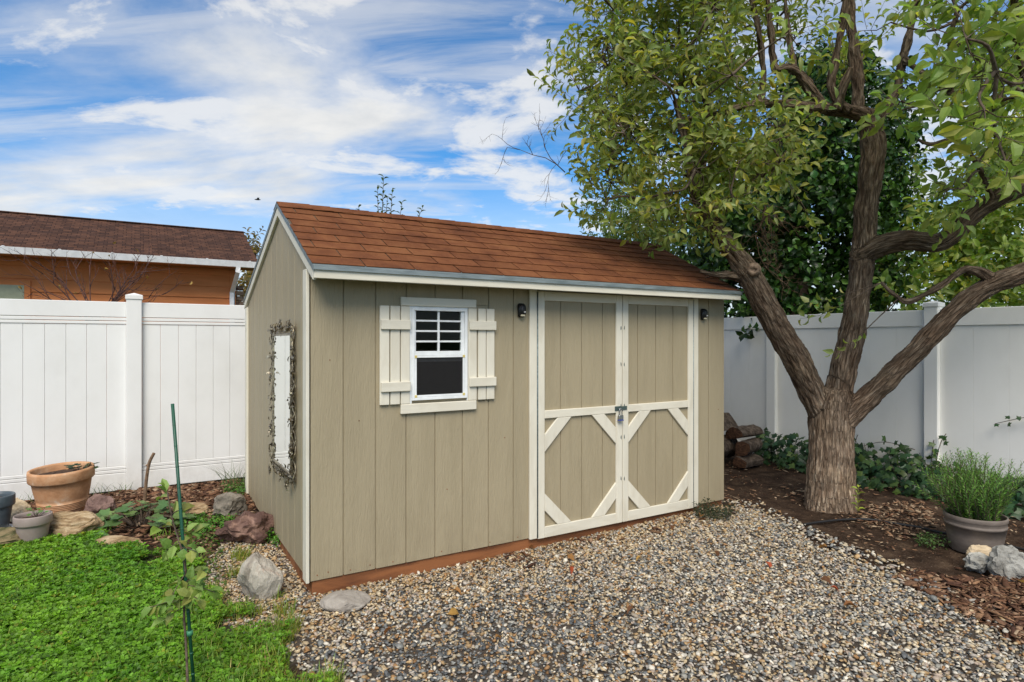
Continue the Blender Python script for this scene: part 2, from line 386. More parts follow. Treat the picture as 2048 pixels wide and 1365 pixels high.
def batch(name, mat, parent, pos, ax, up, sx, sy, sz, cols, tv, tf, kind='stuff', smooth=False):
    """many small pieces merged into one mesh, numpy-built; tv template verts (x along, y across, z normal)"""
    pos = np.asarray(pos, float); n = len(pos)
    ax = np.asarray(ax, float); ax = ax / np.maximum(np.linalg.norm(ax, axis=1, keepdims=True), 1e-9)
    up = np.asarray(up, float); sd = np.cross(up, ax); ln = np.linalg.norm(sd, axis=1, keepdims=True)
    sd = np.where(ln > 1e-6, sd / np.maximum(ln, 1e-9), np.array([[1.0, 0, 0]])); nm = np.cross(ax, sd)
    tv = np.asarray(tv, float)
    if tv.ndim == 2: tv = np.broadcast_to(tv, (n,) + tv.shape)
    V = (pos[:, None] + tv[:, :, 0:1] * (ax * np.reshape(sx, (-1, 1)))[:, None] + tv[:, :, 1:2] * (sd * np.reshape(sy, (-1, 1)))[:, None]
         + tv[:, :, 2:3] * (nm * np.reshape(sz, (-1, 1)))[:, None])
    m = tv.shape[1]; V = V.reshape(-1, 3)
    sizes = np.array([len(q) for q in tf]); flat_i = np.concatenate([np.array(q) for q in tf])
    loops = (flat_i[None] + (np.arange(n) * m)[:, None]).reshape(-1)
    ls = np.tile(sizes, n); starts = np.concatenate([[0], np.cumsum(ls)[:-1]])
    me = bpy.data.meshes.new(name)
    me.vertices.add(len(V)); me.vertices.foreach_set('co', V.astype(np.float32).ravel())
    me.loops.add(len(loops)); me.loops.foreach_set('vertex_index', loops.astype(np.int32))
    me.polygons.add(len(ls)); me.polygons.foreach_set('loop_start', starts.astype(np.int32))
    me.polygons.foreach_set('loop_total', ls.astype(np.int32))
    if smooth: me.polygons.foreach_set('use_smooth', np.ones(len(ls), bool))
    me.update(calc_edges=True)
    a = me.attributes.new('col', 'FLOAT_COLOR', 'POINT')
    c4 = np.ones((n, m, 4), np.float32); c4[:, :, :3] = np.asarray(cols)[:, None, :]
    a.data.foreach_set('color', c4.ravel())
    me.materials.append(mat)
    o = bpy.data.objects.new(name, me)
    if kind: o['kind'] = kind
    return link(o, parent)

# leaf shapes (x along the midrib 0..1, y across -.5...5, z out of the blade)
LEAF_V = np.array([(0, 0, 0), (.14, 0, .01), (.40, .42, .16), (.40, 0, .0), (.40, -.42, .16), (.74, .33, .06), (.74, 0, -.09), (.74, -.33, .06), (1, 0, -.28)])
LEAF_F = [(0, 1, 2), (1, 3, 2), (0, 4, 1), (1, 4, 3), (2, 3, 6, 5), (3, 4, 7, 6), (5, 6, 8), (6, 7, 8)]
def lobed(n, inner, rad, cup):
    v = [(0.42, 0, 0)]; f = []
    tips = []
    for i in range(n):
        a = math.pi + (i) * 2 * math.pi / n
        tips.append(a)
    k = 2 * n
    for i in range(k):
        a = math.pi + i * 2 * math.pi / k
        if i == 0: r = 0.42 * 0.55
        elif i % 2 == 0: r = rad[(i // 2) % len(rad)]
        else: r = inner
        x = 0.42 + r * math.cos(a); y = r * math.sin(a)
        v.append((x, y, cup * r))
    for i in range(k): f.append((0, 1 + i, 1 + (i + 1) % k))
    return np.array(v), f
IVY_V, IVY_F = lobed(5, 0.30, [0.3, 0.46, 0.55, 0.55, 0.46], -0.18)
IVY_V[1] = (0.18, 0, -0.02)
FIG_V, FIG_F = lobed(6, 0.36, [0.3, 0.5, 0.5, 0.58, 0.5, 0.5], 0.16)
FIG_V[1] = (0.12, 0, 0.0)
# pebble templates: 12-vertex lumps
_ph = (1 + 5 ** .5) / 2
ICO = np.array([(-1, _ph, 0), (1, _ph, 0), (-1, -_ph, 0), (1, -_ph, 0), (0, -1, _ph), (0, 1, _ph), (0, -1, -_ph), (0, 1, -_ph), (_ph, 0, -1), (_ph, 0, 1), (-_ph, 0, -1), (-_ph, 0, 1)]) / math.sqrt(1 + _ph * _ph)
ICO_F = [(0, 11, 5), (0, 5, 1), (0, 1, 7), (0, 7, 10), (0, 10, 11), (1, 5, 9), (5, 11, 4), (11, 10, 2), (10, 7, 6), (7, 1, 8), (3, 9, 4), (3, 4, 2), (3, 2, 6), (3, 6, 8), (3, 8, 9), (4, 9, 5), (2, 4, 11), (6, 2, 10), (8, 6, 7), (9, 8, 1)]

# ================================================================== GROUND
def px_poly(pts): return [(lambda q: (q.x, q.y))(G(*p)) for p in pts]
LAWN = px_poly([(-160, 1100), (0, 1096), (105, 1077), (187, 1066), (215, 1085), (308, 1096), (330, 1117), (405, 1135), (415, 1200), (440, 1245), (512, 1268), (540, 1294), (580, 1335), (605, 1370), (635, 1500)]) + [(-0.35, -2.6), (-3.6, -2.6), (-3.6, 1.6)]
GRAVEL_R = [(1452, 1012), (1500, 1018), (1560, 1040), (1640, 1092), (1720, 1122), (1800, 1150), (1880, 1205), (1960, 1245), (2060, 1300), (2200, 1370)]
GRAVEL = [(3.75, 0.35)] + px_poly(GRAVEL_R) + [(2.2, -2.6), (-0.35, -2.6)] + px_poly([(660, 1500), (628, 1370), (601, 1335), (553, 1294), (512, 1268), (440, 1245), (415, 1200), (405, 1135), (430, 1100), (470, 1060), (520, 1030)]) + [(0.03, 1.6), (0.03, 0.02), (3.75, 0.02)]
SOIL_R = px_poly(GRAVEL_R) + [(2.2, -2.6), (5.85, -2.6), (5.85, 3.0), (3.75, 3.0), (3.75, 0.35)]
BED_L = [(-4, 3.05), (0.0, 3.05), (0.0, 1.3)] + px_poly([(520, 1030), (470, 1060), (430, 1100), (405, 1135), (330, 1117), (308, 1096), (215, 1085), (187, 1066), (105, 1077), (0, 1096), (-160, 1100)]) + [(-4, 1.7)]

xs = np.concatenate([[-1500, -300, -60, -20, -9, -6], np.arange(-4.2, 8.01, 0.06), [9, 12, 20, 60, 300, 1500]])
ys = np.concatenate([[-1500, -300, -60, -20, -8, -5], np.arange(-3.6, 4.2, 0.06), [5, 7, 10, 20, 60, 300, 1500]])
XX, YY = np.meshgrid(xs, ys, indexing='ij')
ZZ = gz(XX, YY)
bumpy = np.zeros_like(ZZ)
inr = inside(SOIL_R, XX, YY) | inside(BED_L, XX, YY)
for i in range(XX.shape[0]):
    if -4.3 < xs[i] < 8.1:
        for j in range(XX.shape[1]):
            if -3.7 < ys[j] < 4.3:
                a = mnoise.noise((xs[i] * 3.1, ys[j] * 3.1, 0.3)) * 0.018 + mnoise.noise((xs[i] * 9, ys[j] * 9, 4)) * 0.010
                bumpy[i, j] = a * (1.0 if inr[i, j] else 0.35)
ZZ = ZZ + bumpy - 0.012
nx, ny = len(xs), len(ys)
gv = np.stack([XX, YY, ZZ], -1).reshape(-1, 3)
ii, jj = np.meshgrid(np.arange(nx - 1), np.arange(ny - 1), indexing='ij')
q = (ii * ny + jj).ravel()
gf = np.stack([q, q + ny, q + ny + 1, q + 1], -1)
m, t, p = new_mat('garden_soil')
pos_s = _mapped(t, (1, 1, 1), 'world')
nA = _noise(t, _mapped(t, (6, 6, 6), 'world'), 8, 0.65); nB = _noise(t, _mapped(t, (55, 55, 55), 'world'), 6, 0.7)
soilc = _ramp(t, nA, [(0.3, (0.028, 0.017, 0.011)), (0.55, (0.055, 0.034, 0.022)), (0.75, (0.095, 0.062, 0.040))])
speck = _ramp(t, nB, [(0.62, (0, 0, 0)), (0.72, (0.16, 0.12, 0.09))])
ad = t.nodes.new('ShaderNodeMix'); ad.data_type = 'RGBA'; ad.blend_type = 'ADD'; ad.inputs[0].default_value = 0.5
t.links.new(soilc, ad.inputs[6]); t.links.new(speck, ad.inputs[7])
at = t.nodes.new('ShaderNodeAttribute'); at.attribute_name = 'col'
mg = t.nodes.new('ShaderNodeMix'); mg.data_type = 'RGBA'
t.links.new(at.outputs['Alpha'], mg.inputs[0]); t.links.new(ad.outputs[2], mg.inputs[6]); t.links.new(at.outputs['Color'], mg.inputs[7])
t.links.new(mg.outputs[2], p.inputs['Base Color']); p.inputs['Roughness'].default_value = 0.95; p.inputs['Specular IOR Level'].default_value = 0.1
b = t.nodes.new('ShaderNodeBump'); b.inputs['Strength'].default_value = 0.9; b.inputs['Distance'].default_value = 0.02
t.links.new(nB, b.inputs['Height']); t.links.new(b.outputs[0], p.inputs['Normal'])
M_SOIL = m
ground = mobj('ground', gv, gf.tolist(), M_SOIL, smooth=True); struct(ground)
# alpha 0 = bare soil, else the colour of turf soil, gravel bed or far grass
ca = np.zeros((nx * ny, 4), np.float32); fx, fy = XX.ravel(), YY.ravel()
far = (fx < -4.3) | (fx > 6.0) | (fy > 3.15) | (fy < -3.5); ca[far] = (0.05, 0.075, 0.022, 1)
lw = inside(LAWN, fx, fy); ca[lw] = (0.026, 0.040, 0.010, 0.8)
gw = inside(GRAVEL, fx, fy); ca[gw] = (0.10, 0.085, 0.07, 0.7)
at_ = ground.data.attributes.new('col', 'FLOAT_COLOR', 'POINT'); at_.data.foreach_set('color', ca.ravel())

# ================================================================== SHED
PT = 0.2032
LEN, DEP = 18 * PT, 12 * PT
shed = thing('garden_shed', 'tan wooden garden shed with reddish brown shingle roof and cream double doors', 'shed', (0, 0, 0))
RY, RZ = 0.88, 2.505            # ridge (deck top)
EY, EZ = -0.19, 1.945           # front eave (deck top)
BY, BZ = 2.50, 1.905            # back eave
RX0, RX1 = -0.022, 3.655
def zdeck(y):
    return EZ + (RZ - EZ) * (y - EY) / (RY - EY) if y < RY else RZ + (BZ - RZ) * (y - RY) / (BY - RY)
DT = 0.03
SZ0 = 0.08
# wall backings (the groove bottoms), inner faces bare
WX0, WX1, WZ0, WZ1 = 0.645, 1.046, 1.128, 1.732       # window opening
fw = bobj('front_wall', (lambda b: (bm_box(0.012, WX0, 0.008, 0.05, SZ0 + .004, 2.0, 0, b), bm_box(WX1, LEN - .012, 0.008, 0.05, SZ0 + .004, 2.0, 0, b),
      bm_box(WX0, WX1, 0.008, 0.05, SZ0 + .004, WZ0, 0, b), bm_box(WX0, WX1, 0.008, 0.05, WZ1, 2.0, 0, b), b)[-1])(bmesh.new()), M_SIDE, shed)
GW = 0.0065
DOORX = (1.551, 3.303)
for k in range(18):
    x0 = k * PT + GW / 2; x1 = (k + 1) * PT - GW / 2
    if k == 0: x0 = 0.0
    if k == 17: x1 = LEN
    if x0 > DOORX[0] - 0.02 and x1 < DOORX[1] + 0.02: continue
    if x0 < DOORX[0] < x1: x1 = DOORX[0] + 0.03
    if x0 < DOORX[1] < x1: x0 = DOORX[1] - 0.03
    if x1 < WX0 - .02 or x0 > WX1 + .02:
        box('siding_plank', x0, x1, 0.0, 0.0085, SZ0, 2.0, M_SIDE, fw, 0.0022)
    else:
        if x0 < WX0: xa = x0
        box('siding_plank', x0, x1, 0.0, 0.0085, WZ1 + 0.03, 2.0, M_SIDE, fw, 0.0022)
        box('siding_plank', x0, x1, 0.0, 0.0085, SZ0, WZ0 - 0.03, M_SIDE, fw, 0.0022)
        if x0 < WX0 - 0.03: box('siding_plank', x0, WX0 - 0.012, 0.0, 0.0085, WZ0 - .028, WZ1 + .028, M_SIDE, fw, 0.0022)
        if x1 > WX1 + 0.03: box('siding_plank', WX1 + 0.012, x1, 0.0, 0.0085, WZ0 - .028, WZ1 + .028, M_SIDE, fw, 0.0022)
def gable(xf, sgn, name):
    ys_ = [0.012, RY, DEP - 0.012]
    lo = [(xf + sgn * 0.008, y, z) for y, z in ((ys_[0], SZ0 + .004), (ys_[2], SZ0 + .004), (ys_[2], zdeck(ys_[2]) - DT), (RY, RZ - DT), (ys_[0], zdeck(ys_[0]) - DT))]
    g = prism(name, lo, (sgn * 0.04, 0, 0), M_SIDE, shed, 0)
    if sgn > 0:
        for k in range(12):
            y0 = k * PT + GW / 2; y1 = (k + 1) * PT - GW / 2
            if k == 0: y0 = 0.0
            if k == 11: y1 = DEP
            pts = [(xf, y0, SZ0), (xf, y1, SZ0), (xf, y1, zdeck(y1) - DT - .002)]
            if y0 < RY < y1: pts.append((xf, RY, RZ - DT - .002))
            pts.append((xf, y0, zdeck(y0) - DT - .002))
            prism('siding_plank', pts, (sgn * 0.0085, 0, 0), M_SIDE, g, 0.0022)
    return g
gable(0.0, 1, 'gable_wall'); gable(LEN, -1, 'gable_wall')
box('rear_wall', 0.05, LEN - .05, DEP - .05, DEP - .005, SZ0, zdeck(DEP) - DT - .005, M_SIDE, shed, 0)
box('floor', 0.05, LEN - .05, 0.051, DEP - .051, SZ0 + .004, SZ0 + .03, M_DARKIN, shed, 0)
for y0 in (0.012, DEP - 0.05): box('skid', 0.018, LEN - .018, y0, y0 + 0.038, -0.06, SZ0 + .002, M_SKID, shed, 0.004)
box('skid', 0.014, 0.052, 0.052, DEP - .052, -0.06, SZ0 + .001, M_SKID, shed, 0.004)
box('skid', LEN - .052, LEN - .014, 0.052, DEP - .052, -0.06, SZ0 + .001, M_SKID, shed, 0.004)
for xn, zn in ((.045, .112), (.11, .118), (.245, .105), (.37, .112), (.52, .104), (.86, .11), (1.23, .108), (1.46, .105), (.30, 1.02), (.9, .52), (1.35, .83), (.12, 1.4), (3.45, .11), (3.58, .9)):
    v, f = lathe([(0, .0015), (.004, .001), (.004, -.002)], 8); rot = Matrix.Rotation(math.radians(90), 3, 'X')
    mobj('nail', [rot @ q_ + Vector((xn, -.0004, zn)) for q_ in v], f, M_SKID, shed)
# corner boards on the near gable
box('corner_trim', -0.020, -0.0005, -0.003, 0.088, SZ0 - .008, zdeck(0.0) - DT - .07, M_CREAM, shed, 0.003)
box('corner_trim', -0.020, -0.0005, DEP - .085, DEP + .004, SZ0 - .004, zdeck(DEP) - DT - .075, M_CREAM, shed, 0.003)
# rake boards following the roof slope
def rake(y0, y1, w_):
    z0, z1 = zdeck(y0) - DT - .001, zdeck(y1) - DT - .001
    prism('rake_board', [(-.0205, y0, z0), (-.0205, y1, z1), (-.0205, y1, z1 - w_), (-.0205, y0, z0 - w_)], (0.020, 0, 0), M_CREAM, shed, 0.002)
rake(EY + .024, RY - .0015, 0.062); rake(RY + .0015, BY - .01, 0.062)
box('fascia', RX0 + .003, RX1 - .003, EY + .002, EY + .022, 1.873, EZ - .006, M_CREAMH, shed, 0.003)
prism('soffit', [(0.004, EY + .0225, 1.893), (0.004, -.0005, 1.893), (LEN - .004, -.0005, 1.893), (LEN - .004, EY + .0225, 1.893)], (0, 0, 0.008), M_SIDE, shed, 0)
# ---- roof
roof = bobj('roof', (lambda b: b)(bmesh.new()), M_DARKIN, shed)
def slab(pts, ext, b):
    vs = [b.verts.new(p_) for p_ in pts]; f_ = b.faces.new(vs); r = bmesh.ops.extrude_face_region(b, geom=[f_])
    bmesh.ops.translate(b, vec=ext, verts=[g for g in r['geom'] if isinstance(g, bmesh.types.BMVert)])
b = bmesh.new()
slab([(RX0 + .006, EY + .006, EZ), (RX1 - .006, EY + .006, EZ), (RX1 - .006, RY, RZ), (RX0 + .006, RY, RZ)], (0, 0, -DT + .002), b)
slab([(RX0 + .006, BY, BZ), (RX1 - .006, BY, BZ), (RX1 - .006, RY, RZ), (RX0 + .006, RY, RZ)], (0, 0, -DT + .002), b)
bmesh.ops.recalc_face_normals(b, faces=b.faces[:]); b.to_mesh(roof.data); b.free(); roof.data.materials.clear(); roof.data.materials.append(M_DARKIN)
U = Vector((0, RY - EY, RZ - EZ)); SL = U.length; U.normalize(); NRM = Vector((0, -U.z, U.y))
def on_roof(x, s, h): return Vector((x, EY, EZ)) + U * s + NRM * h
EXPO = 0.137; TABW = 0.318; GAP = 0.008
rows = int(math.ceil((SL - 0.03) / EXPO))
for r in range(rows):
    s0 = 0.016 + r * EXPO; s1 = min(s0 + EXPO * 1.25, SL - 0.004)
    off = -(r * 0.122 + random.uniform(-.012, .012)) % TABW
    x = RX0 - 0.004 - TABW + off
    while x < RX1:
        a = max(x, RX0 - .004); e = min(x + TABW - GAP, RX1 + .004)
        if e - a > 0.02:
            j = random.uniform(-.002, .002); lift = random.uniform(0, .0025)
            bl = [on_roof(a, s0 + j, .0078 + lift * .6), on_roof(e, s0 + j, .0078 + lift * .6), on_roof(e, s1, .0015), on_roof(a, s1, .0015)]
            lo = [on_roof(a, s0 + j, .0040 + lift * .6), on_roof(e, s0 + j, .0040 + lift * .6), on_roof(e, s1, .0005), on_roof(a, s1, .0005)]
            mobj('shingle', bl + lo, [(0, 1, 2, 3), (7, 6, 5, 4), (0, 4, 5, 1), (1, 5, 6, 2), (2, 6, 7, 3), (3, 7, 4, 0)], M_SHING, roof)
        x += TABW
x = RX0 - .004; i = 0
Ub = Vector((0, BY - RY, BZ - RZ)).normalized(); Nb = Vector((0, -Ub.z, Ub.y))
while x < RX1 - .02:                                   # ridge caps, each lapping the last
    e = min(x + 0.21, RX1 + .004); h0, h1 = .0085, .014
    w_ = 0.118 + random.uniform(-.006, .006)
    def cp(xx, h, k):
        top = Vector((xx, RY, RZ)) + Vector((0, 0, h * 1.1))
        return [top - U * w_ + NRM * (h * .35), top, top + Ub * w_ + Nb * (h * .35)][k]
    v = [cp(x, h0, k) for k in range(3)] + [cp(e + .02, h1, k) for k in range(3)]
    v += [q_ - Vector((0, 0, .004)) for q_ in v]
    mobj('ridge_cap', v, [(0, 3, 4, 1), (1, 4, 5, 2), (6, 7, 10, 9), (7, 8, 11, 10), (0, 6, 9, 3), (2, 5, 11, 8), (0, 1, 7, 6), (1, 2, 8, 7), (3, 9, 10, 4), (4, 10, 11, 5)], M_SHING, roof)
    x += 0.148
prism('rear_slope', [(RX0, BY + .01, BZ - .002), (RX1, BY + .01, BZ - .002), (RX1, RY, RZ + .002), (RX0, RY, RZ + .002)], (0, 0, 0.006), M_SHING, roof, 0)
# metal drip edges
prism('drip_edge', [(RX0, EY - .004, EZ - .022), (RX0, EY + .001, EZ - .022), (RX0, EY + .001, EZ + .0005), (RX0, EY + .03, EZ + .0165), (RX0, EY + .029, EZ + .0185), (RX0, EY - .006, EZ + .001), (RX0, EY - .010, EZ - .024)], (RX1 - RX0, 0, 0), M_ZINC, roof, 0)
for (ya, yb) in ((EY - .006, RY - .001), (RY + .001, BY)):
    za, zb = zdeck(ya), zdeck(yb)
    for xx, dx in ((RX0 - .003, .004), (RX1 - .001, .004)):
        prism('drip_edge', [(xx, ya, za + .003), (xx, yb, zb + .003), (xx, yb, zb - .03), (xx, ya, za - .03)], (dx, 0, 0), M_ZINC, roof, 0)
# ---- doors
for x0, x1 in ((1.551, 1.614), (3.238, 3.303)):
    box('door_jamb', x0, x1, -.020, -.0005, SZ0 - .006, 1.888, M_CREAM, shed, 0.003)
def door(x0, x1, grooves, hinge_left):
    zb, zt = 0.070, 1.880
    d = box('door', x0 + .003, x1 - .003, 0.0015, 0.007, zb + .004, zt - .004, M_SIDE, shed, 0)
    e = [x0] + grooves + [x1]
    for i in range(len(e) - 1):
        box('panel_plank', e[i] + GW / 2, e[i + 1] - GW / 2, -.006, 0.001, zb + .002, zt - .002, M_SIDE, d, 0.002)
    sl = 0.060; rz = (0.150, 0.945, 1.004, 1.812); y0, y1 = -.026, -.0065
    box('stile', x0, x0 + sl, y0, y1, zb, zt, M_CREAM, d, 0.003); box('stile', x1 - sl, x1, y0, y1, zb, zt, M_CREAM, d, 0.003)
    a, c = x0 + sl + .001, x1 - sl - .001
    for z0, z1 in ((zb, rz[0]), (rz[1], rz[2]), (rz[3], zt)): box('rail', a, c, y0 + .001, y1, z0, z1, M_CREAMH, d, 0.003)
    o1, o2 = 0.118, 0.245
    for (cx_, cz_, sx, sz) in ((a, rz[1], 1, -1), (c, rz[1], -1, -1), (a, rz[0], 1, 1), (c, rz[0], -1, 1)):
        g = 0.001
        prism('brace', [(cx_ + sx * o1, y0 + .002, cz_ + sz * g), (cx_ + sx * o2, y0 + .002, cz_ + sz * g), (cx_ + sx * g, y0 + .002, cz_ + sz * o2), (cx_ + sx * g, y0 + .002, cz_ + sz * o1)], (0, y1 - y0 - .002, 0), M_CREAM, d, 0.0025)
    hx = x0 - .0015 if hinge_left else x1 + .0015
    mb = MB(); mb.tube([(hx, -.0235, zb + .01), (hx, -.0235, zt - .01)], 0.0045, 8); mb.obj('hinge', M_ZINCD, d)
    sx_ = (x1 - .014) if hinge_left else (x0 + .014)
    for zc in (0.42, 0.75, 1.0, 1.33, 1.62):
        v, f = lathe([(0, .002), (.0045, .0015), (.0045, -.002)], 8); rot = Matrix.Rotation(math.radians(90), 3, 'X')
        mobj('screw', [rot @ q_ + Vector((sx_, y0 - .0005, zc + random.uniform(-.02, .02))) for q_ in v], f, M_DGREY, d)
    return d
dl = door(1.6175, 2.4245, [1.834, 2.033, 2.237], True); dr = door(2.4305, 3.235, [2.606, 2.807, 3.007], False)
box('threshold', 1.56, 3.29, 0.0085, 0.011, SZ0 - .03, SZ0 + .01, M_SKID, shed, 0)
# hasp on the doors
hp = box('hasp', 2.345, 2.405, -.0305, -.0265, .962, .998, M_DGREY, dl, 0.0015)
box('hasp_strap', 2.407, 2.470, -.0325, -.0285, .966, .996, M_DGREY, dr, 0.0015)
mb = MB(); mb.tube([Vector((2.388 + .010 * math.cos(a_), -.033 - .014 * math.sin(a_), .978)) for a_ in np.linspace(0, math.pi, 9)], .003, 6); mb.obj('staple', M_STEEL, hp)
# ---- window
win = box('window', WX0 - .002, WX1 + .002, 0.0505, 0.054, WZ0 - .03, WZ0 - .002, M_VINYLW, shed, 0)     # inner stool
FY0, FY1 = -.016, 0.046
def wbox(n, x0, x1, z0, z1, y0=FY0, y1=FY1, mat=M_VINYLW): return box(n, x0, x1, y0, y1, z0, z1, mat, win, 0.0015)
fr = 0.018
wbox('frame_bar', WX0, WX0 + fr, WZ0, WZ1); wbox('frame_bar', WX1 - fr, WX1, WZ0, WZ1)
wbox('frame_bar', WX0 + fr + .0005, WX1 - fr - .0005, WZ1 - fr, WZ1); wbox('frame_bar', WX0 + fr + .0005, WX1 - fr - .0005, WZ0, WZ0 + fr)
ux0, ux1 = WX0 + fr + .001, WX1 - fr - .001; MZ = 1.432
wbox('meeting_rail', ux0, ux1, MZ - .012, MZ + .016, -.010, .03)
wbox('sash_bar', ux0, ux0 + .012, MZ + .017, WZ1 - fr - .001, -.004, .02); wbox('sash_bar', ux1 - .022, ux1, MZ + .017, WZ1 - fr - .001, -.004, .02)
gx0, gx1, gz0, gz1 = ux0 + .012, ux1 - .022, MZ + .017, WZ1 - fr - .001
xm = (gx0 + gx1) / 2; zr_ = [gz0, 1.512, 1.580, 1.648, gz1]
wbox('muntin', xm - .007, xm + .007, gz0, gz1, 0.000, 0.016)
for z_ in zr_[1:-1]:
    wbox('muntin', gx0, xm - .0072, z_ - .006, z_ + .006, 0.001, 0.015); wbox('muntin', xm + .0072, gx1, z_ - .006, z_ + .006, 0.001, 0.015)
for i in range(4):
    for xa, xb in ((gx0, xm - .0072), (xm + .0072, gx1)):
        wbox('pane', xa + .0002, xb - .0002, zr_[i] + .0065, zr_[i + 1] - .0065, 0.007, 0.010, M_GLASS)
# lower half: screen frame with yellow corner keys, raised sash rail and glass behind
sz0, sz1 = WZ0 + fr + .001, MZ - .013
for xa in (ux0, ux1 - .014): wbox('screen_frame', xa, xa + .014, sz0, sz1, -.013, -.004)
wbox('screen_frame', ux0 + .0145, ux1 - .0145, sz0, sz0 + .014, -.013, -.004); wbox('screen_frame', ux0 + .0145, ux1 - .0145, sz1 - .014, sz1, -.013, -.004)
for xa in (ux0 - .002, ux1 - .016):
    for za in (sz0 - .002, sz1 - .016): wbox('corner_key', xa, xa + .018, za, za + .018, -.0165, -.0135, M_YEL)
wbox('insect_screen', ux0 + .0145, ux1 - .0145, sz0 + .0145, sz1 - .0145, -.009, -.008, M_SCREEN)
wbox('sash_rail', ux0 + .002, ux1 - .002, 1.378, 1.398, .012, .034)
wbox('muntin', xm - .007, xm + .007, 1.3985, MZ - .014, .02, .03)
# window header and sill boards, shutters
win_t = win
box('header_trim', .567, 1.113, -.022, -.0005, 1.742, 1.798, M_CREAMH, win, .003)
box('sill_trim', .567, 1.113, -.024, -.0005, 1.046, 1.108, M_CREAMH, win, .003)
box('channel', .630, .6445, -.010, .007, 1.109, 1.741, M_VINYLW, win, .001); box('channel', 1.0465, 1.052, -.010, .007, 1.109, 1.741, M_VINYLW, win, .001)
box('channel', .645, 1.046, -.010, .007, 1.7325, 1.7415, M_VINYLW, win, .001)
def shutter(slats, z0, z1, bat, bx):
    s = box('shutter', bx[0] + .01, bx[1] - .012, -.0035, -.0008, z0 + .08, z1 - .08, M_SIDE, shed, 0)
    for a, e in slats:
        box('slat', a, e, -.0205, -.004, z0, z1, M_CREAM, s, .003)
    for za, zb in bat: box('batten', bx[0], bx[1], -.038, -.021, za, zb, M_CREAMH, s, .003)
shutter([(.428, .490), (.4975, .561), (.5675, .628)], 1.1095, 1.739, [(1.588, 1.649), (1.193, 1.255)], (.431, .627))
shutter([(1.0535, 1.117), (1.128, 1.189), (1.195, 1.257)], 1.1095, 1.739, [(1.590, 1.652), (1.203, 1.265)], (1.056, 1.263))

# ---- solar wall lamps, padlock, mirror
def wall_lamp(x, zc, label):
    t_ = thing('wall_lamp', label, 'wall lamp', (x, -.001, zc), 'solar lamps beside the shed doors')
    b = bmesh.new()
    prof = [(-.001, .052), (-.030, .050), (-.048, .020), (-.040, -.030), (-.022, -.048), (-.001, -.050)]
    w0 = .027
    v0 = [b.verts.new((x - w0, y, zc + z)) for y, z in prof]; v1 = [b.verts.new((x + w0, y, zc + z)) for y, z in prof]
    b.faces.new(v0); b.faces.new(list(reversed(v1)))
    for i in range(6): b.faces.new((v0[i], v1[i], v1[(i + 1) % 6], v0[(i + 1) % 6]))
    bmesh.ops.recalc_face_normals(b, faces=b.faces[:])
    bmesh.ops.bevel(b, geom=b.edges[:], offset=.008, segments=3, affect='EDGES')
    bobj('housing', b, M_BLACK, t_, smooth=True)
    box('lens', x - .017, x + .017, -.041, -.020, zc - .043, zc - .030, M_LENS, t_, .003)
    v, f = lathe([(0, .006), (.004, .005), (.006, 0), (.006, -.006)], 12); R_ = Matrix.Rotation(math.radians(90), 3, 'X')
    mobj('sensor', [R_ @ q_ + Vector((x + .012, -.046, zc - .012)) for q_ in v], f, M_WHITE, t_, True)
wall_lamp(1.480, 1.734, 'small black solar lamp on the siding between shuttered window and doors')
wall_lamp(3.372, 1.748, 'small black solar lamp on the siding right of the double doors')
pl = thing('padlock', 'small steel padlock with blue base hanging from the door hasp', 'padlock', (2.39, -.05, .885))
box('lock_body', 2.366, 2.412, -.058, -.036, .893, .928, M_STEEL, pl, .004)
box('lock_bumper', 2.364, 2.414, -.060, -.034, .884, .8925, M_BLUE, pl, .003)
mb = MB(); mb.tube([(2.375, -.047, .9275), (2.375, -.047, .965)] + [(2.389 - .014 * math.cos(a_), -.047, .965 + .014 * math.sin(a_)) for a_ in np.linspace(.4, math.pi - .4, 6)] + [(2.403, -.047, .965), (2.403, -.047, .9275)], .0035, 8); mb.obj('shackle', M_STEEL, pl)

MY0, MY1, MZ0, MZ1 = .385, .985, .655, 1.555; MXF = -.028
mir = thing('wall_mirror', 'tall mirror in an ornate dark metal leaf frame hung on the gable', 'mirror', (-.02, (MY0 + MY1) / 2, MZ0))
box('mirror_glass', MXF, MXF + .006, MY0, MY1, MZ0, MZ1, M_MIRROR, mir, 0)
for y0, y1, z0, z1 in ((MY0 - .012, MY0 + .004, MZ0 - .012, MZ1 + .012), (MY1 - .004, MY1 + .012, MZ0 - .012, MZ1 + .012)): box('frame_bar', MXF - .007, MXF + .01, y0, y1, z0, z1, M_BRONZE, mir, .003)
for z0, z1 in ((MZ0 - .012, MZ0 + .004), (MZ1 - .004, MZ1 + .012)): box('frame_bar', MXF - .0065, MXF + .009, MY0 + .0045, MY1 - .0045, z0, z1, M_BRONZE, mir, .003)
def vine(p0, p1, n, amp, outw):
    p0 = Vector(p0); p1 = Vector(p1); u = (p1 - p0); o_ = Vector(outw)
    for s_ in range(2):
        pts = [p0 + u * (i / n) + o_ * (.030 + amp * math.sin(i * 1.1 + s_ * 2.6)) + Vector((-.012 * math.cos(i * 1.3 + s_ * 2), 0, 0)) for i in range(n + 1)]
        mb = MB(); mb.tube(pts, .0042, 6); mb.obj('vine_rod', M_BRONZE, mir)
    for i in range(int(n * 1.9)):
        q_ = p0 + u * random.random() + o_ * random.uniform(-.004, .050) + Vector((random.uniform(-.028, -.006), 0, 0))
        leafs.append((q_, Vector((random.uniform(-.35, .05), random.uniform(-.5, .5), random.uniform(-1, 1.6))) + o_ * .5, random.uniform(.028, .046)))
leafs = []
vine((-.02, MY0 - .015, MZ0 - .05), (-.02, MY0 - .015, MZ1 + .06), 26, .014, (0, -1, 0))
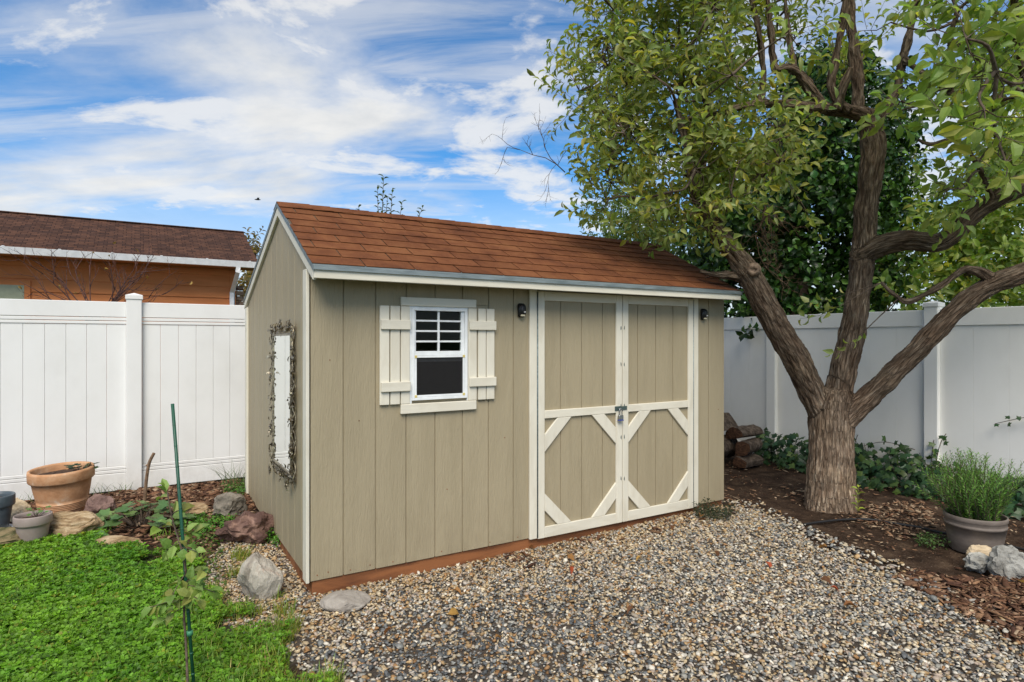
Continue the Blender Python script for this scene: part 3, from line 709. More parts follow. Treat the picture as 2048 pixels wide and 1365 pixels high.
vine((-.02, MY1 + .015, MZ0 - .05), (-.02, MY1 + .015, MZ1 + .06), 26, .014, (0, 1, 0))
vine((-.02, MY0 - .05, MZ1 + .015), (-.02, MY1 + .05, MZ1 + .015), 16, .02, (0, 0, 1))
vine((-.02, MY0 - .05, MZ0 - .015), (-.02, MY1 + .05, MZ0 - .015), 16, .02, (0, 0, -1))
lm = bpy.data.meshes.new('ornament_leaf'); lm.from_pydata([tuple(q_) for q_ in LEAF_V * np.array([1, .8, 1])], [], LEAF_F); lm.materials.append(M_BRONZE)
def place_leaf(name, me, pos, ax, up, size, parent, wid=1.0):
    ax = Vector(ax).normalized(); up = Vector(up); sd = up.cross(ax)
    if sd.length < 1e-5: sd = ax.orthogonal()
    sd.normalize(); nm_ = ax.cross(sd)
    mt = Matrix(((ax.x, sd.x, nm_.x, pos[0]), (ax.y, sd.y, nm_.y, pos[1]), (ax.z, sd.z, nm_.z, pos[2]), (0, 0, 0, 1)))
    o = bpy.data.objects.new(name, me); link(o, parent)
    o.matrix_basis = mt @ Matrix.Diagonal((size, size * wid, size, 1)); return o
for q_, ax_, s_ in leafs: place_leaf('ornament_leaf', lm, q_, ax_, Vector((-1, .2, .3)), s_, mir)
for (yy, zz_) in ((MY0 - .06, 1.18), (MY1 + .055, 1.25), (MY0 - .05, .80), (MY1 + .05, .86), (MY1 + .03, 1.6), (MY0 - .01, 1.62), (.68, 1.63), (.66, .60), (.46, .57), (MY1 + .09, .56)):
    fl = MB(); fl.tube([(-.046, yy, zz_), (-.030, yy, zz_)], [.009, .013], 8); f_o = fl.obj('ornament_flower', M_BRONZE, mir)
    for k in range(5):
        a_ = k * 2 * math.pi / 5 + yy * 9
        place_leaf('petal', lm, (-.034, yy, zz_), (-.25, math.cos(a_), math.sin(a_)), (-1, 0, 0), .042, f_o, 1.5)

# ================================================================== FENCES
def bevbox_obj(name, c0, ax, ln, a, b_, z0, z1, mat, parent, bev=.003):
    """box lying along direction ax ('x' or 'y') from a coordinate, fixed other span"""
    if ax == 'x': return box(name, ln[0], ln[1], a, b_, z0, z1, mat, parent, bev)
    return box(name, a, b_, ln[0], ln[1], z0, z1, mat, parent, bev)
def post(parent, x, y, ztop, hw=.064, vm=M_VINYL):
    p_ = box('post', x - hw, x + hw, y - hw, y + hw, -.1, ztop, vm, parent, .006)
    b = bmesh.new(); s_ = hw + .008; bm_box(x - s_, x + s_, y - s_, y + s_, ztop - .018, ztop + .022, .003, b)
    vs = [b.verts.new((x + sx * (s_ - .003), y + sy * (s_ - .003), ztop + .0225)) for sx, sy in ((-1, -1), (1, -1), (1, 1), (-1, 1))]; ap = b.verts.new((x, y, ztop + .046))
    for k in range(4): b.faces.new((vs[k], vs[(k + 1) % 4], ap))
    bobj('post_cap', b, vm, p_)
def fence_run(parent, ax, fixed, posts, ztop, zbot, sgn, picket=.149, groove=True, hr=.145, vm=M_VINYL):
    """posts: coordinates along ax; sgn = side that faces the garden"""
    for c in posts:
        post(parent, *((c, fixed) if ax == 'x' else (fixed, c)), ztop + .045, vm=vm)
    for c0, c1 in zip(posts[:-1], posts[1:]):
        a, e = c0 + .0645, c1 - .0645
        def rail(name, z0, z1, hw):
            r = bevbox_obj(name, 0, ax, (a, e), fixed - hw, fixed + hw, z0, z1, vm, parent, .004); return r
        rail('top_rail', ztop - hr, ztop, .024); rail('bottom_rail', zbot, zbot + .165, .024)
        if groove:
            for z0, z1 in ((ztop - hr - .034, ztop - hr - .003), (ztop - hr - .066, ztop - hr - .037), (zbot + .168, zbot + .197), (zbot + .2, zbot + .229)):
                rail('rail_moulding', z0, z1, .021 if z0 in (ztop - hr - .034, zbot + .168) else .018)
            zt, zb = ztop - hr - .067, zbot + .23
        else: zt, zb = ztop - hr - .001, zbot + .166
        n = max(1, round((e - a) / picket)); wd = (e - a) / n
        for i in range(n):
            bevbox_obj('picket', 0, ax, (a + i * wd + .0006, a + (i + 1) * wd - .0006), fixed - .011, fixed + .011, zb, zt, vm, parent, .0035 if groove else .0012)
fb = thing('vinyl_fence', 'white vinyl privacy fence with grooved boards behind the pots and left of the shed', 'fence', (-.9, 3.165, 0))
fence_run(fb, 'x', 3.165, [-4.57, -2.74, -.905, .93, 2.76, 4.59, 5.96], 1.885, 0.10, -1)
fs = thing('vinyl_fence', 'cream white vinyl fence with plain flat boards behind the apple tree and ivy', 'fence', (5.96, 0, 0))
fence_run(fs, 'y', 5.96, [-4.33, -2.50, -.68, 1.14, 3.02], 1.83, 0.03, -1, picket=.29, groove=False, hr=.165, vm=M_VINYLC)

# ================================================================== NEIGHBOUR HOUSE
M_HSIDE = surf('orange_house_siding', [(0.3, (0.64, 0.22, 0.072)), (0.7, (0.72, 0.26, 0.09))], (2, 2, 9), 5, 0.75, bump=0.2, bscale=(4, 4, 60), bdist=0.002, rand=.04)
def house_roof_mat():
    m, t, p = new_mat('house_shingles')
    g_ = t.nodes.new('ShaderNodeNewGeometry'); sp = t.nodes.new('ShaderNodeSeparateXYZ'); t.links.new(g_.outputs['Position'], sp.inputs[0])
    cb = t.nodes.new('ShaderNodeCombineXYZ'); t.links.new(sp.outputs[0], cb.inputs[0]); t.links.new(sp.outputs[1], cb.inputs[1])
    br = t.nodes.new('ShaderNodeTexBrick'); t.links.new(cb.outputs[0], br.inputs['Vector']); br.inputs['Scale'].default_value = 1
    br.inputs['Brick Width'].default_value = .115; br.inputs['Row Height'].default_value = .075; br.inputs['Mortar Size'].default_value = .004; br.offset = .37
    br.inputs['Color1'].default_value = (0.105, 0.052, 0.034, 1); br.inputs['Color2'].default_value = (0.050, 0.028, 0.022, 1); br.inputs['Mortar'].default_value = (0.022, 0.013, 0.011, 1)
    n_ = _noise(t, _mapped(t, (5, 9, 5), 'world'), 6, .7)
    mr = t.nodes.new('ShaderNodeMapRange'); t.links.new(n_, mr.inputs[0]); mr.inputs[1].default_value = .3; mr.inputs[2].default_value = .7; mr.inputs[3].default_value = .72; mr.inputs[4].default_value = 1.35
    mm = t.nodes.new('ShaderNodeVectorMath'); mm.operation = 'SCALE'; t.links.new(br.outputs[0], mm.inputs[0]); t.links.new(mr.outputs[0], mm.inputs['Scale'])
    t.links.new(mm.outputs[0], p.inputs['Base Color']); p.inputs['Roughness'].default_value = .95; p.inputs['Specular IOR Level'].default_value = .1
    b = t.nodes.new('ShaderNodeBump'); b.inputs['Strength'].default_value = .8; b.inputs['Distance'].default_value = .01
    t.links.new(br.outputs['Fac'], b.inputs['Height']); b.invert = True; t.links.new(b.outputs[0], p.inputs['Normal']); return m
M_HROOF = house_roof_mat()
M_HSOF = flat('house_soffit', (0.34, 0.13, 0.04), .8)
M_BRICK = surf('mixed_brick', [(0.35, (0.12, 0.06, 0.04)), (0.55, (0.30, 0.20, 0.13))], (14, 14, 26), 3, .9, rand=.3)
hs = thing('house', 'orange brown house with dark shingle roof and white gutter beyond the fence', 'house', (-3, 7.1, 0))
HX0, HX1, HY = -9.0, 0.47, 7.10
box('wall', HX0, HX1, HY + .02, HY + 2.9, 0, 2.72, M_HSIDE, hs, 0)
z_ = 0.25
while z_ < 2.72:
    zt = min(z_ + .178, 2.72)
    prism('siding_board', [(HX0 - .01, HY - .012, z_), (HX0 - .01, HY + .02, z_), (HX0 - .01, HY + .02, zt), (HX0 - .01, HY + .008, zt)], (HX1 - HX0 + .012, 0, 0), M_HSIDE, hs, 0)
    z_ += .178
HE, HEZ, HR, HRZ = 6.66, 2.70, 8.35, 3.43
rf = prism('roof', [(HX0 - .3, HE, HEZ), (HX0 - .3, HR, HRZ), (HX0 - .3, 10.1, HEZ), (HX0 - .3, 10.1, HEZ + .06), (HX0 - .3, HR, HRZ + .065), (HX0 - .3, HE, HEZ + .06)], (HX1 + .29 - HX0 + .3, 0, 0), M_HROOF, hs, 0)
box('ridge_cap', HX0 - .3, HX1 + .29, HR - .06, HR + .06, HRZ + .056, HRZ + .075, M_HROOF, rf, .004)
box('soffit', HX0 - .28, HX1 + .27, HE + .02, HY - .006, HEZ - .03, HEZ - .012, M_HSOF, hs, 0)
prism('gable_siding', [(HX1, HY + .05, 2.60), (HX1, 9.9, 2.60), (HX1, 9.9, 2.74), (HX1, HR, HRZ - .02), (HX1, HY + .05, 2.74)], (-.03, 0, 0), M_HSIDE, hs, 0)
gt = prism('gutter', [(HX0 - .28, HE - .105, HEZ + .055), (HX0 - .28, HE - .095, HEZ + .055), (HX0 - .28, HE - .075, HEZ - .028), (HX0 - .28, HE - .012, HEZ - .028), (HX0 - .28, HE - .012, HEZ + .04), (HX0 - .28, HE - .004, HEZ + .04), (HX0 - .28, HE - .004, HEZ - .036), (HX0 - .28, HE - .082, HEZ - .036)], (HX1 + .28 - HX0 + .28, 0, 0), M_WHITE, hs, 0)
x = HX0
while x < HX1 + .2:
    box('gutter_strap', x, x + .03, HE - .106, HE + .02, HEZ + .056, HEZ + .064, M_WHITE, gt, 0); x += .6
mb = MB(); dx_ = HX1 - .02
pts = [(dx_, HE - .05, HEZ - .036), (dx_, HE - .05, HEZ - .10), (dx_ - .03, HY - .05, HEZ - .40), (dx_ - .03, HY - .05, .1)]
mb.tube(pts, .045, 4); mb.obj('downspout', M_WHITE, hs, smooth=False)
box('corner_board', HX1 - .085, HX1 + .006, HY - .012, HY + .02, .2, 2.66, M_HSIDE, hs, .003)
for i in range(18):
    box('brick', HX1 + .010 + (i % 2) * .012, HX1 + .13, HY + .02, HY + .12, .9 + i * .085, .9 + i * .085 + .072, M_BRICK, hs, .004)
wn = box('window_frame', -3.1, -2.16, HY - .03, HY + .03, 1.2, 2.36, M_HSIDE, hs, .004)
box('pane', -3.03, -2.23, HY - .034, HY - .0305, 1.27, 2.29, flat('pale_green_blind', (0.36, 0.38, 0.26), .5), wn, 0)

# ================================================================== TREES
def skin_wood(name, paths, parent, voxel, mat, disp=0.010, seg=14):
    """tubes fused into one wood surface; bark relief follows each limb"""
    v = []; f = []; segs = []
    for pth in paths:
        sp = smooth_path(pth, 4); sp[:, 3] = np.maximum(sp[:, 3], voxel * 1.5); tv, tf = tube(sp[:, :3], sp[:, 3], seg)
        o = len(v); v += tv; f += [tuple(i + o for i in q_) for q_ in tf]; segs.append(sp)
    me = bpy.data.meshes.new(name); me.from_pydata([tuple(q_) for q_ in v], [], f); o = bpy.data.objects.new(name, me); COL.objects.link(o)
    md = o.modifiers.new('r', 'REMESH'); md.mode = 'VOXEL'; md.voxel_size = voxel
    sm = o.modifiers.new('s', 'SMOOTH'); sm.iterations = 4; sm.factor = .5
    dg = bpy.context.evaluated_depsgraph_get(); m2 = bpy.data.meshes.new_from_object(o.evaluated_get(dg))
    COL.objects.unlink(o); bpy.data.objects.remove(o); o = bpy.data.objects.new(name, m2); m2.name = name
    n = len(m2.vertices); co = np.empty(n * 3); m2.vertices.foreach_get('co', co); co = co.reshape(-1, 3)
    nr = np.empty(n * 3); m2.vertices.foreach_get('normal', nr); nr = nr.reshape(-1, 3)
    best = np.full(n, 1e9); bark = np.zeros((n, 3)); off = 0.0
    for sp in segs:
        fu = Vector(sp[1, :3] - sp[0, :3]).orthogonal().normalized()
        A = sp[:-1]; B = sp[1:]; ln = np.linalg.norm(B[:, :3] - A[:, :3], axis=1); cum = np.concatenate([[0], np.cumsum(ln)])
        for i in range(len(A)):
            d_ = B[i, :3] - A[i, :3]; t_ = np.clip(((co - A[i, :3]) @ d_) / max(d_ @ d_, 1e-12), 0, 1)
            c_ = A[i, :3] + t_[:, None] * d_; rr = A[i, 3] + t_ * (B[i, 3] - A[i, 3])
            ds = np.linalg.norm(co - c_, axis=1) - rr
            s_ = ds < best; best[s_] = ds[s_]
            ax_ = d_ / max(np.linalg.norm(d_), 1e-9); rel = co[s_] - c_[s_]
            av = Vector(ax_); fu = (fu - av * fu.dot(av)).normalized(); fw_ = np.array(av.cross(fu)); fu_ = np.array(fu)
            bark[s_] = np.stack([rel @ fu_ + off, rel @ fw_, (cum[i] + t_[s_] * ln[i]) * .16], -1)
        off += 3.7
    h = np.empty(n)
    for i in range(n):
        q_ = bark[i]
        a_ = mnoise.noise((q_[0] * 34, q_[1] * 34, q_[2] * 34)); b_ = mnoise.noise((q_[0] * 60 + 9, q_[1] * 60, q_[2] * 60)); c_ = mnoise.noise((co[i][0] * 7, co[i][1] * 7, co[i][2] * 7))
        h[i] = (.5 - abs(a_) * 2.2) * .8 + b_ * .6 + c_ * .9
    co = co + nr * (h * disp)[:, None]
    m2.vertices.foreach_set('co', co.astype(np.float32).ravel())
    at = m2.attributes.new('bark', 'FLOAT_VECTOR', 'POINT'); at.data.foreach_set('vector', bark.astype(np.float32).ravel())
    m2.materials.clear(); m2.materials.append(mat); m2.polygons.foreach_set('use_smooth', [True] * len(m2.polygons)); m2.update()
    return link(o, parent)
def wide(px): return math.sqrt(1 + ((px - 1024) / F_PX) ** 2)      # wide-angle stretch away from the axis
def PR(px, py, d, rpx): q_ = P(px, py, d); return (q_.x, q_.y, q_.z, rpx * d / F_PX / wide(px) * .84)

class Foliage:
    def __init__(s, cen=None): s.cen = cen; s.pos = []; s.ax = []; s.up = []; s.ln = []; s.wd = []; s.col = []; s.tw = MB()
    def leaf(s, pos, ax, up, ln, wd, col): s.pos.append(pos); s.ax.append(ax); s.up.append(up); s.ln.append(ln); s.wd.append(wd); s.col.append(col)
def jit(c, v=.15):
    k = 1 + random.gauss(0, v); h_ = random.gauss(0, v * .5)
    return (max(.004, c[0] * k * (1 + h_)), max(.004, c[1] * k), max(.003, c[2] * k * (1 - h_)))
def rvec(): 
    v = Vector((random.gauss(0, 1), random.gauss(0, 1), random.gauss(0, 1))); return v.normalized()
def twig(F, start, dirn, length, nleaf, lsize, cols, droop=.35, width=.46, r0=.0028, wood=True, curl=.25, facing=None):
    d_ = dirn.normalized(); p_ = Vector(start); pts = [p_.copy()]; n = 4
    for i in range(n):
        d_ = (d_ + rvec() * curl * .5 + Vector((0, 0, .10))).normalized(); p_ = p_ + d_ * (length / n); pts.append(p_.copy())
    if wood: F.tw.add(tube(pts, [r0 * (1 - .6 * i / n) for i in range(n + 1)], 3, False))
    ang = random.uniform(0, 6.28)
    for i in range(nleaf):
        t_ = (i + .6) / nleaf * n; k = min(int(t_), n - 1); q_ = pts[k].lerp(pts[k + 1], t_ - k); td = (pts[k + 1] - pts[k]).normalized()
        ang += 2.4 + random.gauss(0, .3); u = td.orthogonal().normalized(); u = Matrix.Rotation(ang, 3, td) @ u
        la = (td * random.uniform(.25, .9) + u * .9 + Vector((0, 0, -droop * random.random()))).normalized()
        up = (Vector((0, 0, 1)) + rvec() * .75 + td * .3)
        if F.cen is not None: up = Vector((0, 0, .55)) + rvec() * .65 + (q_ - F.cen).normalized() * 1.0
        s_ = lsize * random.uniform(.7, 1.2) * (.75 if i < 2 else 1)
        F.leaf(q_ + la * .012, la, up, s_, s_ * width * random.uniform(.8, 1.15) * 1.15, jit(random.choice(cols)))
def clump(F, cen, rad, ntw, lsize, cols, attach=None, nleaf=11, tlen=(.18, .4), upb=.35, wood=True, out_b=.9, droop=.35, width=.46):
    cen = Vector(cen)
    if attach is not None and wood:
        a = Vector(attach); mid = a.lerp(cen, .5) + Vector((0, 0, -.06 * (cen - a).length)) + rvec() * .06
        sp = smooth_path([(*a, .013), (*mid, .009), (*cen, .006)], 4); F.tw.add(tube(sp[:, :3], sp[:, 3], 5, False))
    for i in range(ntw):
        r_ = rvec() * rad * random.random() ** .6; st = cen + r_ * .75
        if wood and random.random() < .6: F.tw.add(tube([cen, cen.lerp(st, .5) + rvec() * .03, st], [.005, .004, .003], 3, False))
        dn = r_.normalized() * out_b + rvec() * .6 + Vector((0, 0, upb))
        twig(F, st, dn, random.uniform(*tlen), nleaf, lsize, cols, wood=wood, droop=droop, width=width)
def emit(F, root, mat, tmpl=(LEAF_V, LEAF_F), nlead=0, twmat=None, leafname='leaf', folname='foliage'):
    n = len(F.pos)
    pos = np.array([tuple(q_) for q_ in F.pos]); ax = np.array([tuple(q_) for q_ in F.ax]); up = np.array([tuple(q_) for q_ in F.up]); ln = np.array(F.ln); wd = np.array(F.wd); col = np.array(F.col)
    lead = np.zeros(n, bool)
    if nlead:
        dx, dy = pos[:, 0] - CX, pos[:, 1] - CY; d_ = dx * SN + dy * CS; r_ = dx * CS - dy * SN
        vis = (d_ > .3) & (np.abs(r_ / d_) < .84) & (np.abs((pos[:, 2] - CH) / d_) < .56)
        score = np.where(vis, ln / np.maximum(d_, .1), 0); lead[np.argsort(-score)[:min(nlead, int(vis.sum()))]] = True
        K = 14; idx = np.where(lead)[0]; pick = col[idx[np.linspace(0, len(idx) - 1, K).astype(int)]] if len(idx) else []
        ms = []
        for k in range(len(pick)):
            me = bpy.data.meshes.new(leafname); me.from_pydata([tuple(q_) for q_ in tmpl[0]], [], tmpl[1]); me.materials.append(mat)
            a_ = me.attributes.new('col', 'FLOAT_COLOR', 'POINT'); a_.data.foreach_set('color', np.tile(np.append(pick[k], 1), len(tmpl[0])).astype(np.float32))
            ms.append(me)
        for i in idx:
            o = place_leaf(leafname, random.choice(ms), pos[i], ax[i], up[i], ln[i], root); o.matrix_basis = o.matrix_basis @ Matrix.Diagonal((1, wd[i] / ln[i], 1, 1))
    rest = ~lead
    if rest.any(): batch(folname, mat, root, pos[rest], ax[rest], up[rest], ln[rest], wd[rest], ln[rest], col[rest], tmpl[0], tmpl[1])
    if F.tw.v: F.tw.obj('twigs', twmat or M_TWIG, root, smooth=True, kind='stuff')

# ---- apple tree
base = G(1660, 1012)
apple = thing('apple_tree', 'old apple tree with three spreading limbs growing right of the shed', 'tree', base)
D0 = depth(base)
limbs = [
 [PR(1661, 1035, D0, 72), PR(1661, 1008, D0, 64), PR(1661, 950, D0, 58), PR(1663, 880, D0, 55), PR(1662, 830, D0, 55), PR(1668, 780, D0, 42)],
 [PR(1655, 850, D0, 34), PR(1622, 780, D0, 33), PR(1590, 715, D0 - .03, 33), PR(1552, 650, D0 - .06, 32), PR(1520, 590, D0 - .1, 31), PR(1495, 545, D0 - .12, 30), PR(1462, 500, D0 - .15, 23), PR(1425, 452, D0 - .18, 20), PR(1400, 410, D0 - .2, 16), PR(1385, 350, D0 - .25, 11), PR(1370, 280, D0 - .3, 9), PR(1350, 200, D0 - .35, 7)],
 [PR(1668, 820, D0, 38), PR(1686, 740, D0, 33), PR(1706, 660, D0, 32), PR(1718, 580, D0, 29), PR(1727, 500, D0, 30), PR(1731, 430, D0, 28), PR(1740, 360, D0, 29), PR(1747, 300, D0, 31), PR(1742, 255, D0, 29), PR(1738, 225, D0, 24)],
 [PR(1672, 850, D0 - .05, 36), PR(1730, 800, D0 - .1, 29), PR(1790, 742, D0 - .18, 28), PR(1852, 682, D0 - .26, 28), PR(1920, 612, D0 - .34, 28), PR(1980, 572, D0 - .4, 28), PR(2048, 545, D0 - .48, 30), PR(2150, 490, D0 - .6, 28), PR(2260, 400, D0 - .75, 22)],
 [PR(1722, 512, D0, 30), PR(1760, 492, D0 - .08, 28), PR(1815, 480, D0 - .15, 27), PR(1868, 487, D0 - .22, 27), PR(1905, 470, D0 - .3, 27), PR(1950, 425, D0 - .38, 26), PR(2005, 392, D0 - .46, 27), PR(2060, 365, D0 - .55, 28), PR(2150, 310, D0 - .7, 19), PR(2230, 240, D0 - .85, 14)],
 [PR(1748, 240, D0, 22), PR(1710, 226, D0 - .02, 19), PR(1660, 220, D0 - .05, 14), PR(1600, 212, D0 - .08, 12), PR(1540, 208, D0 - .12, 11), PR(1480, 214, D0 - .16, 9), PR(1420, 232, D0 - .22, 8), PR(1350, 240, D0 - .28, 6)],
 [PR(1712, 228, D0, 15), PR(1716, 170, D0 + .05, 15), PR(1708, 100, D0 + .08, 15), PR(1699, 20, D0 + .1, 13), PR(1695, -70, D0 + .1, 11), PR(1690, -200, D0 + .1, 7)],
 [PR(1700, 222, D0 - .12, 13), PR(1664, 185, D0 - .1, 10), PR(1672, 110, D0 - .12, 10), PR(1688, 30, D0 - .15, 9), PR(1700, -80, D0 - .2, 7), PR(1705, -200, D0 - .25, 5)],
 [PR(1674, 222, D0 - .15, 13), PR(1684, 180, D0 - .2, 11), PR(1697, 148, D0 - .24, 9), PR(1702, 136, D0 - .25, 7)],
 [PR(1655, 222, D0 - .05, 14), PR(1622, 180, D0 - .05, 14), PR(1598, 148, D0 - .06, 12), PR(1570, 138, D0 - .08, 11), PR(1550, 138, D0 - .09, 10), PR(1545, 100, D0 - .1, 9), PR(1538, 30, D0 - .12, 8), PR(1530, -60, D0 - .15, 7), PR(1515, -180, D0 - .2, 5)],
 [PR(1592, 142, D0 - .06, 9), PR(1580, 90, D0 - .02, 8), PR(1572, 20, D0 + .02, 7), PR(1570, -80, D0 + .05, 5)],
 [PR(1522, 208, D0 - .12, 8), PR(1526, 140, D0 - .1, 8), PR(1518, 70, D0 - .1, 7), PR(1505, 0, D0 - .1, 6), PR(1490, -100, D0 - .1, 4)],
 [PR(1752, 240, D0, 20), PR(1790, 190, D0 + .05, 13), PR(1806, 120, D0 + .1, 11), PR(1825, 40, D0 + .12, 10), PR(1842, -40, D0 + .14, 8), PR(1870, -180, D0 + .2, 5)],
 [PR(1985, 560, D0 - .4, 18), PR(1952, 541, D0 - .42, 12), PR(1925, 541, D0 - .44, 10), PR(1880, 572, D0 - .45, 9), PR(1815, 604, D0 - .45, 8), PR(1790, 590, D0 - .45, 6), PR(1762, 566, D0 - .45, 5)],
 [PR(1505, 560, D0 - .1, 20), PR(1470, 553, D0 - .12, 12), PR(1430, 550, D0 - .14, 8), PR(1400, 542, D0 - .16, 6)],
 [PR(1432, 450, D0 - .18, 12), PR(1452, 412, D0 - .1, 9), PR(1482, 386, D0, 8), PR(1530, 345, D0 + .1, 7), PR(1590, 290, D0 + .15, 6)],
 [PR(1395, 400, D0 - .2, 10), PR(1405, 330, D0 - .1, 8), PR(1418, 250, D0, 7), PR(1400, 160, D0, 7), PR(1378, 110, D0, 7), PR(1372, 95, D0, 6)],
 [PR(1402, 165, D0, 6), PR(1380, 165, D0 - .05, 6), PR(1345, 172, D0 - .1, 5), PR(1310, 155, D0 - .15, 4), PR(1285, 135, D0 - .2, 3)],
]
limbs += [
 [PR(1808, 120, D0 + .1, 9), PR(1850, 150, D0 - .3, 8), PR(1900, 185, D0 - .8, 7), PR(1960, 200, D0 - 1.2, 7), PR(2020, 195, D0 - 1.5, 7), PR(2090, 150, D0 - 1.8, 6), PR(2140, 60, D0 - 2.0, 5)],
 [PR(1900, 185, D0 - .8, 6), PR(1905, 130, D0 - 1.0, 5), PR(1900, 90, D0 - 1.1, 4), PR(1915, 20, D0 - 1.2, 4)],
 [PR(1985, 400, D0 - .45, 9), PR(1960, 340, D0 - .7, 7), PR(1935, 290, D0 - .9, 6), PR(1950, 240, D0 - 1.1, 5), PR(1990, 190, D0 - 1.4, 4)],
 [PR(2060, 365, D0 - .55, 10), PR(2070, 290, D0 - .9, 8), PR(2050, 210, D0 - 1.2, 7), PR(2040, 120, D0 - 1.5, 6), PR(2030, 20, D0 - 1.8, 5), PR(2020, -80, D0 - 2.0, 4)],
 [PR(1835, 280, D0 - .5, 3), PR(1870, 290, D0 - .6, 4), PR(1920, 270, D0 - .8, 5), PR(1960, 245, D0 - 1.0, 5)],
]
wood = skin_wood('trunk', limbs, apple, 0.0112, M_BARK, disp=.0135)
# ring scars of sawn-off limbs
for (px, py, d_, r_, nrm) in ((1507, 540, D0 - .25, 10, None), (2032, 368, D0 - .68, 11, None)):
    c_ = P(px, py, d_); n_ = (Vector((CX, CY, CH)) - c_).normalized(); R_ = n_.to_track_quat('Z', 'Y').to_matrix(); rr = r_ * d_ / F_PX
    v, f = lathe([(0, -.006), (rr * .38, -.004), (rr * .5, .006), (rr * .85, .008), (rr * 1.25, -.012), (rr * 1.5, -.06)], 18)
    v = [R_ @ q_ + c_ + rvec() * .002 for q_ in v]
    o = mobj('branch_scar', v, f, surf('scar_wood%d' % px, [(0.3, (.09, .06, .04)), (.7, (.28, .20, .14))], (30, 30, 30), 5, .9, bump=.6, bscale=(60, 60, 60), bdist=.006), apple, True)
FA = Foliage(P(1600, 220, D0 + .9))
AC = [(.240, .295, .070), (.200, .255, .062), (.290, .335, .110), (.160, .210, .052), (.315, .345, .110), (.36, .34, .065)]
nodes = np.concatenate([smooth_path(l, 3) for l in limbs[1:]])
tips = nodes[nodes[:, 3] < .075]
def near(c):
    k = np.argmin(np.linalg.norm(tips[:, :3] - np.array(tuple(c)), axis=1)); return Vector(tips[k, :3])
def sample_poly(poly, n, dr, mind, taken):
    xs_ = [q_[0] for q_ in poly]; ys_ = [q_[1] for q_ in poly]; out_ = []; tries = 0
    while len(out_) < n and tries < n * 80:
        tries += 1
        x, y = random.uniform(min(xs_), max(xs_)), random.uniform(min(ys_), max(ys_))
        if not inside(poly, np.array([x]), np.array([y]))[0]: continue
        c_ = P(x, y, random.uniform(*dr))
        if any((c_ - q_).length < mind for q_ in taken): continue
        taken.append(c_); out_.append(c_)
    return out_
ACB = [(.235, .320, .072), (.205, .285, .064), (.275, .350, .098), (.180, .250, .056), (.300, .345, .088)]
tk = []; CL = []
def crown(poly, n, dr, mind, **k):
    for c_ in sample_poly(poly, n, dr, mind, tk): CL.append((c_, dict(k)))
A_POLY = [(1195, -160), (1180, 20), (1155, 150), (1145, 290), (1185, 375), (1250, 430), (1340, 430), (1400, 390), (1440, 320), (1460, 240), (1470, 150), (1480, 0), (1490, -160)]
crown(A_POLY, 80, (D0 - .85, D0 + .85), .22, rad=.30, ntw=11, lsize=.094, cols=AC, nleaf=12, width=.40)
crown([(1450, -160), (1460, 240), (1540, 230), (1600, 180), (1600, -160)], 15, (D0 + .2, D0 + 1.0), .24, rad=.27, ntw=8, lsize=.090, cols=AC, nleaf=11, width=.40)
crown([(1370, 330), (1450, 250), (1620, 240), (1560, 330), (1480, 400), (1400, 450), (1330, 440)], 20, (D0 - .6, D0 + .4), .21, rad=.25, ntw=9, lsize=.088, cols=AC, nleaf=10, upb=-.1, width=.42)
crown([(1560, -120), (1580, 90), (1640, 190), (1760, 120), (1800, -120)], 9, (D0 + .3, D0 + .9), .25, rad=.22, ntw=6, lsize=.090, cols=AC, nleaf=10, width=.42)
crown([(1500, -120), (1520, 120), (1640, 120), (1780, 60), (1800, -120)], 3, (D0 - .9, D0 - .5), .35, rad=.22, ntw=4, lsize=.10, cols=AC, nleaf=9, width=.42)
B_POLY = [(1860, -140), (1870, 40), (1890, 140), (1960, 200), (1980, 270), (1940, 320), (1990, 340), (2100, 290), (2140, -140)]
crown(B_POLY, 40, (3.2, 5.3), .26, rad=.26, ntw=6, lsize=.105, cols=ACB, nleaf=9, droop=.6, width=.50)
crown([(1850, 400), (1890, 300), (1960, 330), (1950, 400), (1880, 430)], 4, (4.3, 5.1), .14, rad=.17, ntw=5, lsize=.10, cols=ACB, nleaf=9, droop=1.0, upb=-.5, width=.5)
crown([(1770, 190), (1800, 100), (1870, 190), (1850, 260), (1790, 250)], 4, (4.2, 5.0), .14, rad=.15, ntw=4, lsize=.10, cols=ACB, nleaf=8, droop=.6, width=.5)
crown([(1600, -420), (1100, -300), (1200, -170), (1560, -170), (1840, -150), (2150, -150), (2200, -350)], 20, (D0 - 1.3, D0 + 1.0), .4, rad=.34, ntw=8, lsize=.105, cols=AC, nleaf=10)
crown([(2160, -120), (2150, 380), (2330, 400), (2400, -120)], 7, (3.8, 5.5), .4, rad=.34, ntw=8, lsize=.105, cols=ACB, nleaf=9)
grown = [Vector(q_[:3]) for q_ in tips]
CL.sort(key=lambda e: (near(e[0]) - e[0]).length)
for c_, k in CL:
    a = min(grown, key=lambda q_: (q_ - c_).length + .15 * max(0, q_.z - c_.z)); clump(FA, c_, k.pop('rad'), k.pop('ntw'), k.pop('lsize'), k.pop('cols'), a, **k)
    grown += [c_, a.lerp(c_, .5)]
